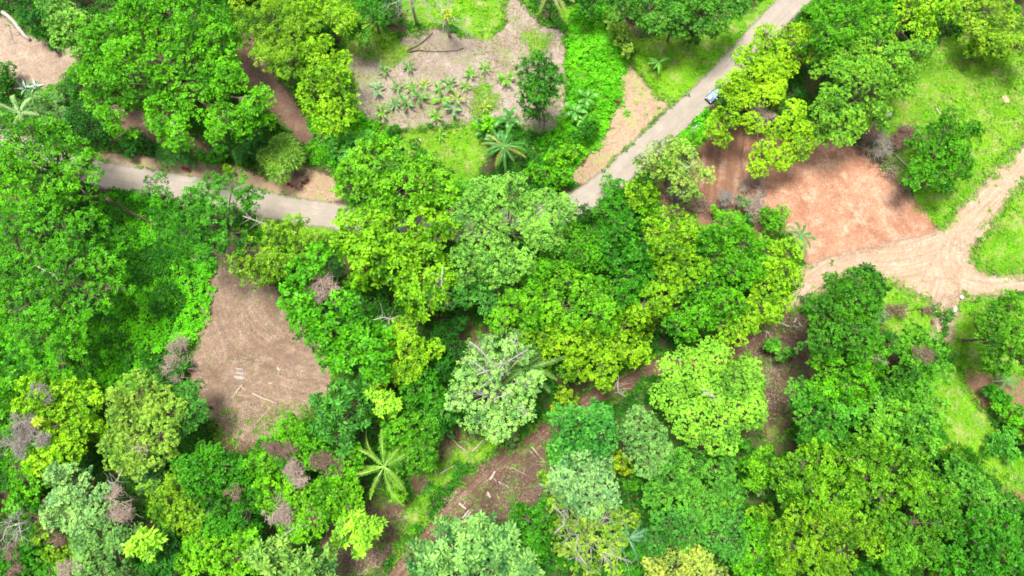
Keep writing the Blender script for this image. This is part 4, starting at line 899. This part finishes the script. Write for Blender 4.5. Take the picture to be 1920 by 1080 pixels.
BR = [
([(455,405,9),(475,412,10),(503,423,11.5)],.13,'pale grey limb pointing at the lane below the see through crown'),
([(200,372,9),(240,395,4),(300,425,.2)],.38,'dark sloping trunk descending from under the road to the vines'),
([(122,392,9),(150,400,5),(172,410,.5)],.36,'shorter sloping brown trunk left of the long one'),
([(880,640,15.4),(905,660,15.8),(925,690,15.5)],.10,'white limb in the upper left part of the white branched tree'),
([(990,655,15.2),(965,670,15.5),(930,690,15.5)],.10,'white limb reaching from the right into the white branched crown'),
([(890,705,15.6),(915,695,15.6),(940,700,15.6)],.12,'white limb crossing the dark heart of the white branched crown'),
([(905,725,15.8),(930,700,16),(945,672,16)],.11,'white forked limb climbing through the white branched crown'),
([(960,735,15.6),(935,745,16),(905,760,15.6)],.10,'lowest white limb of the white branched crown'),
([(915,700,15.9),(890,680,16),(870,672,15.5)],.09,'white limb pointing to the upper left of the white branched crown'),
([(1175,745,9),(1160,735,11),(1158,715,12)],.10,'white leafless branch beside the soil gap left of the round tree'),
([(1040,1000,11.6),(1060,975,11.9),(1035,945,11.8)],.09,'grey forked limb at the left of the open yellow green tree'),
([(1100,1060,11.7),(1080,1030,12),(1085,1000,12)],.09,'grey limb in the lower part of the open yellow green tree'),
([(1130,1035,11.8),(1160,1045,12),(1185,1055,11.5)],.08,'pale limb reaching right from the open yellow green tree'),
([(700,505,12),(735,480,13),(760,470,13)],.07,'thin pale limb crossing the second bright green tree'),
([(830,500,17),(828,540,16.5),(838,575,15)],.08,'pale vertical limb at the right rim of the second bright green tree'),
([(700,600,15.5),(722,595,15),(735,600,14.5)],.09,'whitish limb above the yellow lime tree'),
([(1275,305,12.3),(1290,315,12.5),(1300,300,12.5)],.07,'white limb in the pale open crown'),
([(230,880,14),(215,905,13.5),(200,900,13)],.07,'bare twig spray below the pale yellow green tree'),
([(70,500,16.6),(100,515,17),(110,530,17)],.08,'white limb in the heart of the huge airy tree'),
([(85,60,5),(100,90,1.5),(60,72,.2)],.06,'white dead twigs beside the big grey trunk') if False else ([(12,42,1),(20,68,.6),(30,85,.3)],.07,'white crooked twig on the bare yard soil'),
([(1340,745,17),(1325,738,17.6),(1318,740,17.2)],.10,'small dead branch in the middle of the round tree'),
([(532,1005,13),(545,995,13),(565,985,13)],.06,'thin white stem above the paddle leaved tree'),
]
for pts, rad, lab in BR: branch_thing(pts, rad, M_DARKLOG if 'trunk' in lab else M_PALEBARK, lab, 'sloping_trunk' if 'trunk' in lab else 'bare_limb', 2 if 'trunk' in lab else 12, 'trunk' if 'trunk' in lab else 'limb')

def rock(px, py, s, label, mat=M_STONE, cat='rock', name='boulder', flat=.55, rz=0, z=0.):
    r = np.random.default_rng(hash_(label)); x, y = W(px, py); n, m = 10, 7; V = []
    for i in range(m):
        th = math.pi * i / (m - 1)
        for j in range(n):
            ph = 6.283 * j / n; q = 1 + r.normal(0, .10) if 0 < i < m - 1 else 1
            V.append([s[0] * q * math.sin(th) * math.cos(ph), s[1] * q * math.sin(th) * math.sin(ph), s[0] * flat * math.cos(th)])
    F = [[i * n + j, (i + 1) * n + j, (i + 1) * n + (j + 1) % n, i * n + (j + 1) % n] for i in range(m - 1) for j in range(n)]
    o = mesh(name, V, np.array(F), mat); o.location = (x, y, float(GZ(x, y)) + s[0] * flat * .35 + .02 + z); o.rotation_euler.z = rz; tag(o, label, cat); return o
rock(1665, 216, (.55, .9), 'white boulder on the bright slope grass', rz=-.8)
rock(1790, 581, (.45, .75), 'pale grey stone beside the fork track', rz=-.5)
rock(1748, 604, (.32, .5), 'dark brown stump at the end of the fork track', M_DARKLOG, 'stump', 'tree_stump', 1.2)
rock(1885, 186, (.7, 1.1), 'reddish mound in the slope grass at the right edge', mat_p['clay'] if False else bark_mat('red_earth', (.5, .28, .18), (.62, .40, .28), 2), 'mound', 'earth_mound', .3, .4)
rock(1722, 838, (.5, .8), 'whitish stone at the rim of the lower right wood', rz=1)
rock(1752, 852, (.35, .5), 'second whitish stone just right of the larger one')
rock(908, 350, (.5, .7), 'cream coloured stone at the hidden bend of the lane', bark_mat('cream_stone', (.62, .50, .30), (.75, .62, .42), 2), z=.3)
rock(505, 766, (.25, .4), 'orange brown stump with splintered rim below the thick pinkish log', M_LOG, 'stump', 'tree_stump', .9)
for i, (px, py, a) in enumerate([(787,262,.9),(803,297,-.4),(796,312,1.4),(816,311,1.3),(890,337,.3)]):
    rock(px, py, (.18, .5), ['pale stone next to the dark round shrub on the grass','pale stone right of the dark round shrub','left one of two upright pale stones above the tall bright tree','right one of two upright pale stones above the tall bright tree','small pale stone near the hidden lane bend'][i], rz=a)
# puddles in the ruts
def puddle(px, py, a, b, rz, label):
    x, y = W(px, py); n = 20; V = [[0, 0, 0]] + [[a * math.cos(t) * (1 + .12 * math.sin(3 * t)), b * math.sin(t) * (1 + .1 * math.cos(5 * t)), 0] for t in np.arange(n) * 6.283 / n]
    F = [[0, i + 1, (i + 1) % n + 1] for i in range(n)]; o = mesh('puddle', V, np.array(F), M_WATER)
    o.location = (x, y, float(max(GZ(x + dx * a, y) for dx in (-.8, -.4, 0, .4, .8))) + .10); o.rotation_euler.z = rz; tag(o, label, 'puddle')
M_WATER = plain('muddy_water', (.27, .24, .22), .22, 0, .5)
puddle(449, 708, 1.05, .32, -.15, 'largest puddle, lowest of the three parallel ones in the brown clearing')
puddle(450, 700, .85, .16, -.15, 'middle one of the three parallel puddles')
puddle(449, 692, .85, .13, -.12, 'uppermost of the three parallel puddles')
puddle(522, 692, .5, .14, -.9, 'small slanting puddle right of the three parallel ones')
puddle(507, 719, .4, .14, 0, 'tiny puddle below the slanting one')
# white marker box and stake
g = Geo(); g.box((0, 0, .3), (.5, .5, .6), .1, .92); g.box((0, 0, .63), (.56, .56, .06), .1)
o = g.build('marker_box', plain('white_paint', (.8, .8, .74), .5)); x, y = W(1800, 558); o.location = (x, y, float(GZ(x, y)) - .02); tag(o, 'small white box beside the gravel bend', 'box')
g = Geo(); g.tube([[0, 0, -.2], [.02, 0, 1.3]], [.05, .045], 6); g.box((0.02, 0, 1.33), (.14, .10, .1))
o = g.build('marker_stake', bpy.data.materials['white_paint']); x, y = W(1749, 586); o.location = (x, y, float(GZ(x, y))); tag(o, 'short white stake at the edge of the fork track', 'stake')

# ------------------------------------------------------------------ utility post and cables
x, y = W(1283, 272); pr = empty('utility_pole', (x, y, float(GZ(x, y)))); H = 9.2
M_POLE = bark_mat('weathered_pole', (.30, .34, .34), (.45, .48, .47), 3); M_STEEL = plain('galvanised_steel', (.62, .65, .66), .35, .7)
g = Geo(); g.tube([[0, 0, -.4], [0, 0, H * .5], [0, 0, H]], [.17, .15, .12], 10); g.build('pole', M_POLE, pr, True)
g = Geo(); g.tube([[-1.0, -.35, H - .55], [1.0, .35, H - .25]], .06, 6); g.build('crossarm', M_STEEL, pr)
for u in (-.9, 0, .9):
    g = Geo(); g.tube([[u, u * .35, H - .35 + u * .15], [u, u * .35, H - .1 + u * .15], [u, u * .35, H + .05 + u * .15]], [.05, .09, .04], 8); g.build('insulator', bpy.data.materials['white_paint'], pr)
g = Geo(); g.tube([[0, 0, H - 1.2], [-.7, -.15, H - .48]], .03, 5); g.build('brace', M_STEEL, pr)
tag(pr, 'slender grey pole with crossarm beside the lane and the pale open crown', 'pole')
def cable(pts, rad, label, name='overhead_cable', mat=None):
    P = np.array([(*W(px, py, h), h) for px, py, h in pts]); off = P[0].copy(); g = Geo(); g.tube(spline(P - off, 6), rad, 5)
    o = g.build(name, mat or M_STEEL); o.location = off; tag(o, label, 'cable')
def ground_pts(px): return [(a, b, float(GZ(*W(a, b))) + .12) for a, b in px]
cable(ground_pts([(1795,725),(1815,760),(1840,800),(1868,838),(1895,880),(1925,918)]), .035, 'thin pale cable running down across the right hand grass', 'ground_cable')
cable(ground_pts([(205,298),(225,302),(248,310),(275,317),(295,322)]), .04, 'thin cable lying along the verge of the left lane', 'ground_cable')

# ------------------------------------------------------------------ the car
def car(px, py, rz):
    x, y = W(px, py, .7); gz = float(GZ(x, y)) + .05; root = empty('parked_car', (x, y, gz), rz)
    body = plain('silver_blue_paint', (.20, .29, .42), .25, .3, .5, 1.0); glass = plain('dark_tinted_glass', (.012, .016, .022), .06, 0, .8); blk = plain('black_rubber', (.015, .015, .016), .6); wsg = plain('sky_tinted_windscreen', (.32, .42, .50), .05, 0, .9)  # pale windscreen colour stands in for the sky reflected in it
    # lengthwise section: lower hull, front is +X
    st = [(-2.15, .80, .95), (-2.05, .86, 1.02), (-1.2, .90, 1.04), (0, .91, 1.02), (.9, .90, 1.00), (1.75, .86, .92), (2.08, .76, .82), (2.18, .62, .74)]
    V, F = [], []
    for i, (xx, hw, zt) in enumerate(st):
        V += [[xx, -hw * .92, .28], [xx, -hw, .55], [xx, -hw * .97, zt - .08], [xx, -hw * .85, zt], [xx, hw * .85, zt], [xx, hw * .97, zt - .08], [xx, hw, .55], [xx, hw * .92, .28]]
    for i in range(len(st) - 1):
        for j in range(8): a = i * 8; F.append([a + j, a + 8 + j, a + 8 + (j + 1) % 8, a + (j + 1) % 8])
    F += [[0, 1, 6, 7], [1, 2, 5, 6], [2, 3, 4, 5]]; e = (len(st) - 1) * 8; F += [[e + 7, e + 6, e + 1, e], [e + 6, e + 5, e + 2, e + 1], [e + 5, e + 4, e + 3, e + 2]]
    mesh('body', V, np.array(F), body, root, smooth=False)
    # cabin glass house and roof
    def cab(x0, x1, zb, zt, xb0, xb1, wb, wt): return [[xb0, -wb, zb], [xb1, -wb, zb], [xb1, wb, zb], [xb0, wb, zb], [x0, -wt, zt], [x1, -wt, zt], [x1, wt, zt], [x0, wt, zt]]
    V = cab(-1.75, .25, 1.0, 1.50, -2.0, 1.05, .80, .66); mesh('side_windows', V, np.array([[0, 3, 2, 1], [0, 1, 5, 4], [2, 3, 7, 6], [3, 0, 4, 7]]), glass, root)
    V = [[1.05, -.76, 1.005], [1.05, .76, 1.005], [.27, .62, 1.495], [.27, -.62, 1.495]]; mesh('windscreen', V, np.array([[0, 1, 2, 3]]), wsg, root)
    g = Geo(); g.box((-.75, 0, 1.525), (2.1, 1.34, .07), 0, .93); rf = g.build('roof', body, root)
    for s in (-1, 1):
        g = Geo(); g.tube([[-1.6, s * .58, 1.60], [.1, s * .58, 1.60]], .025, 6); g.build('roof_rail', blk, rf)
    g = Geo(); g.box((2.17, 0, .48), (.16, 1.5, .34), 0, .9); g.build('front_bumper', blk, root)
    g = Geo(); g.box((-2.16, 0, .48), (.14, 1.6, .34), 0, .9); g.build('rear_bumper', blk, root)
    lm = plain('lamp_lens', (.8, .82, .85), .1, 0, .9)
    for s in (-1, 1):
        g = Geo(); g.box((2.08, s * .60, .76), (.22, .32, .12), s * -.25); g.build('headlight', lm, root)
        g = Geo(); g.box((-2.12, s * .66, .86), (.08, .26, .16)); g.build('tail_light', plain('red_lens', (.4, .01, .01), .2), root)
        g = Geo(); g.box((.82, s * 1.02, 1.02), (.16, .24, .14)); g.build('wing_mirror', bpy.data.materials['white_paint'], root)
        g = Geo(); g.box((0, s * .925, .36), (2.2, .05, .12)); g.build('side_sill', blk, root)
        for xx in (-1.35, 1.38):
            g = Geo(); g.tube([[xx, s * .66, .33], [xx, s * .94, .33]], .34, 18); wh = g.build('wheel', blk, root)
            g = Geo(); g.tube([[xx, s * .93, .33], [xx, s * .955, .33]], .20, 12); g.build('rim', M_STEEL, wh)
    V = [[.95 + .0, 0, 0]]; g = Geo()
    g.box((1.45, 0, .985), (.9, .05, .02)); g.build('bonnet_crease', body, root)
    tag(root, 'pale silver blue car with black trim half hidden under the leaf cushion tree', 'car'); return root
ca, cb = W(1290, 205), W(1360, 140)
car(1341, 176, math.atan2(ca[1] - cb[1], ca[0] - cb[0]))

# ------------------------------------------------------------------ stuff: grass, undergrowth, litter, debris
def scatter(fieldpolys, dens, r, margin=0., X=None):
    P = [];
    for p in fieldpolys:
        q = Wa(p) if not isinstance(p, np.ndarray) else p; lo, hi = q.min(0) - 1, q.max(0) + 1; n = int((hi - lo).prod() * dens)
        c = r.uniform(lo, hi, (n, 2)); c = c[sdf(q, c[:, 0], c[:, 1]) + vnoise(c[:, 0], c[:, 1], 1.6, 4) * 1.1 > margin]; P.append(c)
    return np.vstack(P)
def stuff(name, P, z, L, wd, nl, tone, col, lift, r, label, cat, mat=None, axis_j=.35):
    A = unit(np.stack([r.normal(0, axis_j, len(P)), r.normal(0, axis_j, len(P)), np.ones(len(P))], 1))
    V, F, T = rosettes(np.column_stack([P, z]), A, L, wd, nl, tone, lift, r)
    o = mesh(name, V, F, mat or M_LEAF, tone=T); tint(o, col); kind(o, 'stuff'); o['label'] = label; o['category'] = cat; return o
rs = np.random.default_rng(21)
lane_d = lambda c: sdf_line(LANE, 2.75, c[:, 0], c[:, 1])
def clear(c, *lines):
    return c[(lane_d(c) < .15) & (sdf_line(TRACK, 1.8, c[:, 0], c[:, 1]) < 0)]
def patchy(c, s, thr, seed): return c[vnoise(c[:, 0], c[:, 1], s, seed) + .6 * vnoise(c[:, 0], c[:, 1], s / 3, seed + 1) > thr]
# bright turf
c = clear(scatter(grass_polys, 13, rs, -.6)); c = patchy(c, 3, -.35, 30)
n = len(c); tn = np.clip(.5 + .28 * vnoise(c[:, 0], c[:, 1], 5, 11) + .15 * vnoise(c[:, 0], c[:, 1], 1.2, 12) + rs.normal(0, .08, n), 0, 1)
stuff('grass', c, GZ(c[:, 0], c[:, 1]) + .03, rs.uniform(.16, .34, n), .30, 5, tn, (.19, .50, .010), .55, rs, 'short bright green grass around the garden, lane and slope', 'grass')
# weeds on the turf
c = clear(scatter(grass_polys, 1.1, rs, 0)); c = patchy(c, 3.5, .05, 33); n = len(c)
stuff('weeds', c, GZ(c[:, 0], c[:, 1]) + rs.uniform(.05, .3, n), rs.uniform(.3, .5, n), .45, 7, np.clip(.5 + rs.normal(0, .15, n), 0, 1), (.15, .48, .010), .3, rs, 'taller leafy weeds scattered through the bright grass', 'weeds')
dry = [grass_polys[6], grass_polys[7], grass_polys[8], grass_polys[9], exec_polys['garden'][0], grass_polys[3], grass_polys[1], exec_polys['brushsoil'][3], exec_polys['brushsoil'][0]]
c = clear(scatter(dry, 7, rs, -.3)); c = patchy(c, 3.5, -.02, 36); n = len(c)
stuff('dry_grass', c, GZ(c[:, 0], c[:, 1]) + .05, rs.uniform(.15, .38, n), .16, 6, np.clip(.5 + rs.normal(0, .2, n), 0, 1), (.36, .38, .11), .7, rs, 'patches of straw coloured dry grass on the slope and around the garden', 'grass')
# weeds creeping over the edges of every bare place
ex = rs.uniform(-112, 112, 260000); ey = rs.uniform(-40, 95, 260000); jx = np.clip(((ex + 128) / STEP).astype(int), 0, len(gx) - 1) + len(far); jy = np.clip(((ey + 52) / STEP).astype(int), 0, len(gy) - 1) + len(far)
bare = np.max([FIELDS[k] for k in ('garden', 'clearing', 'clay', 'churned', 'yard', 'verge', 'sandy', 'track', 'brushsoil', 'lowsoil', 'shade_soil')], 0)[jx, jy]
nz = vnoise(ex, ey, 2.2, 91) + .7 * vnoise(ex, ey, .9, 92); m = (bare > -1.2) & (bare < .1 + 1.3 * nz)
mb = (polyf and (np.max([FIELDS['brushsoil'][jx, jy]], 0) > 0)) & (nz > .05) & (rs.random(len(ex)) < .5); m = m | mb
c = np.column_stack([ex, ey])[m]; c = c[sdf_line(LANE, 2.35, c[:, 0], c[:, 1]) + .35 * vnoise(c[:, 0], c[:, 1], 1.1, 93) < 0]; n = len(c)
stuff('edge_weeds', c, GZ(c[:, 0], c[:, 1]) + rs.uniform(.02, .25, n), rs.uniform(.18, .42, n), .40, 6, np.clip(.5 + .25 * vnoise(c[:, 0], c[:, 1], 2, 94) + rs.normal(0, .12, n), 0, 1), (.12, .36, .015), .4, rs, 'low ragged weeds creeping over the edges of the bare soil', 'weeds')
c = np.column_stack([ex, ey]); dl = sdf_line(LANE, 2.45, c[:, 0], c[:, 1]); c = c[(dl > -.5) & (dl < .1 + .35 * vnoise(ex, ey, 1.3, 95))]; n = len(c)
stuff('verge_grass', c, GZ(c[:, 0], c[:, 1]) + .03, rs.uniform(.15, .3, n), .3, 5, np.clip(.5 + rs.normal(0, .15, n), 0, 1), (.22, .40, .04), .5, rs, 'thin grass tufts along both lane edges', 'grass')
# vine cover
vine = [[(190,370),(300,370),(350,420),(400,480),(390,560),(385,600),(360,640),(300,650),(270,700),(250,740),(180,740),(0,750),(-60,700),(0,600),(200,600),(220,520),(200,430)],
        [(1062,30),(1120,10),(1160,60),(1185,110),(1160,140),(1158,200),(1140,240),(1100,290),(1065,330),(1000,350),(1010,280),(1050,230),(1066,190),(1068,120)],
        [(590,225),(640,215),(700,235),(740,255),(740,290),(650,310),(590,300)],[(200,375),(330,380),(330,350),(240,355)],[(1285,285),(1335,225),(1320,215),(1290,240),(1240,310)]]
c = clear(scatter(vine, 5.5, rs, -.5)); n = len(c); zz = GZ(c[:, 0], c[:, 1]) + np.clip(.55 + .55 * vnoise(c[:, 0], c[:, 1], 4, 41) + .5 * vnoise(c[:, 0], c[:, 1], 1.5, 42), .05, 2) + rs.normal(0, .12, n)
tn = np.clip(.5 + .2 * vnoise(c[:, 0], c[:, 1], 7, 43) + .18 * vnoise(c[:, 0], c[:, 1], 1.3, 44) + rs.normal(0, .08, n), 0, 1)
stuff('vine_undergrowth', c, zz, rs.uniform(.38, .70, n), .42, 6, tn, (.11, .50, .008), .35, rs, 'dense bright green creeper and leafy undergrowth on the slopes', 'undergrowth')
# forest understorey off the open ground, tint darkened as shade between the crowns
X0, Y0 = rs.uniform(-118, 118, 120000), rs.uniform(-44, 100, 120000)
iX = np.clip(((X0 + 128) / STEP).astype(int), 0, len(gx) - 1) + len(far); iY = np.clip(((Y0 + 52) / STEP).astype(int), 0, len(gy) - 1) + len(far)
openf = np.max([FIELDS[k] for k in FIELDS], 0); m = openf[iX, iY] < -.3 + .8 * vnoise(X0, Y0, 2, 50)
c = np.column_stack([X0, Y0])[m]; pm = (vnoise(c[:, 0], c[:, 1], 5, 51) + .6 * vnoise(c[:, 0], c[:, 1], 5 / 3, 52)) > -.5; c = c[pm]; n = len(c)
zz = GZ(c[:, 0], c[:, 1]) + np.clip(1.4 + 2.4 * vnoise(c[:, 0], c[:, 1], 5, 52) + .9 * vnoise(c[:, 0], c[:, 1], 1.7, 53), .05, 5) * np.clip(-openf[iX, iY][m][pm] / 5, .15, 1)
stuff('undergrowth', c, zz, rs.uniform(.4, .85, n), .40, 6, np.clip(.45 + .2 * vnoise(c[:, 0], c[:, 1], 3, 54) + rs.normal(0, .1, n), 0, 1), (.035, .19, .010), .3, rs, 'leafy understorey tinted dark as shade below the tree crowns', 'undergrowth')
# sparse weeds on bare places
allp = sum([exec_polys[k] for k in ('garden', 'brushsoil', 'lowsoil', 'clearing', 'verge')], [])
c = clear(scatter(allp, 1.6, rs, 0)); c = patchy(c, 3, .35, 61); n = len(c)
stuff('sparse_weeds', c, GZ(c[:, 0], c[:, 1]) + .05, rs.uniform(.15, .35, n), .4, 5, np.clip(.5 + rs.normal(0, .15, n), 0, 1), (.17, .34, .03), .4, rs, 'thin scattered weeds on the bare soil', 'weeds')
# sticks and branches of felled wood
def sticks(name, polys, n, L, rad, mat, label, seed, zr=.5):
    r = np.random.default_rng(seed); P = scatter(polys, 6, r, .2); P = P[r.permutation(len(P))[:n]]; g = Geo()
    for (x, y) in P:
        a = r.random() * 6.283; l = r.uniform(*L); d = np.array([math.cos(a), math.sin(a), r.normal(0, .12)]); p = np.array([x, y, float(GZ(x, y)) + .05 + r.random() * zr])
        q = p + d * l; q[2] = max(q[2], float(GZ(q[0], q[1])) + .05)
        g.tube([p, (p + q) / 2 + r.normal(0, .07 * l, 3) * [1, 1, .3], q], np.array([1, .8, .4]) * r.uniform(*rad), 4, False)
    o = g.build(name, mat); kind(o, 'stuff'); o['label'] = label; o['category'] = 'debris'
bank = [[(1550,245),(1590,258),(1640,262),(1672,300),(1700,350),(1720,385),(1690,370),(1650,330),(1615,290),(1570,270)]]
slash = [[(885,900),(930,860),(1000,840),(1035,880),(1020,930),(960,985),(900,1010),(860,980)],[(1415,620),(1490,590),(1530,620),(1530,700),(1450,760),(1420,680)],[(620,960),(760,930),(760,980),(680,1070),(610,1080)],[(1250,350),(1330,380),(1330,410),(1240,400)]]
sticks('branch_debris', bank, 1700, (.5, 2.8), (.02, .06), M_BROWNTWIG, 'brown brushwood bank along the clay ground', 71, .9)
sticks('pale_branch_debris', bank + [[(1290,370),(1400,390),(1400,420),(1290,400)]], 320, (.5, 2.5), (.02, .05), M_PINKTWIG, 'pale sticks in the brushwood bank beside the clay ground', 72, 1.0)
sticks('slash_debris', slash, 2300, (.4, 2.4), (.015, .045), M_BROWNTWIG, 'brown felled brush beside the dirt track', 73, .6)
sticks('pale_slash_debris', slash + [[(420,730),(560,750),(600,745),(560,790),(490,830),(430,800)],[(830,830),(900,840),(880,890),(800,920),(790,860)]], 420, (.4, 2.2), (.012, .035), M_LOG, 'thin pale sticks strewn over the felled areas', 74, .3)
def chips(name, polys, dens, size, mat, label, seed, thr):
    r = np.random.default_rng(seed); c = patchy(scatter(polys, dens, r, .2), 4, thr, seed); n = len(c); a = r.random(n) * 6.283; L = r.uniform(*size, n); ww = L * r.uniform(.25, .6, n)
    z = GZ(c[:, 0], c[:, 1]) + .09; u = np.stack([np.cos(a), np.sin(a), r.normal(0, .25, n)], 1); v = np.stack([-np.sin(a), np.cos(a), r.normal(0, .25, n)], 1); p = np.column_stack([c, z])
    V = np.stack([p - u * L[:, None] / 2, p - v * ww[:, None] / 2, p + u * L[:, None] / 2, p + v * ww[:, None] / 2], 1).reshape(-1, 3)
    o = mesh(name, V, np.arange(n * 4).reshape(-1, 4), mat); kind(o, 'stuff'); o['label'] = label; o['category'] = 'litter'
chips('leaf_litter', exec_polys['garden'] + exec_polys['brushsoil'], 12, (.08, .32), M_PINKTWIG, 'pale dry leaf litter on the garden and slash soil', 81, -.15)
chips('wood_chips', exec_polys['clearing'] + exec_polys['churned'] + exec_polys['clay'] + exec_polys['sandy'], 1.5, (.08, .26), M_LOG, 'pale wood chips on the bare clearings', 82, 0)
chips('dry_leaves', exec_polys['garden'] + exec_polys['clearing'] + exec_polys['shade_soil'] + exec_polys['churned'], 7, (.08, .22), M_BROWNTWIG, 'brown fallen leaves on the bare soil', 83, 0)
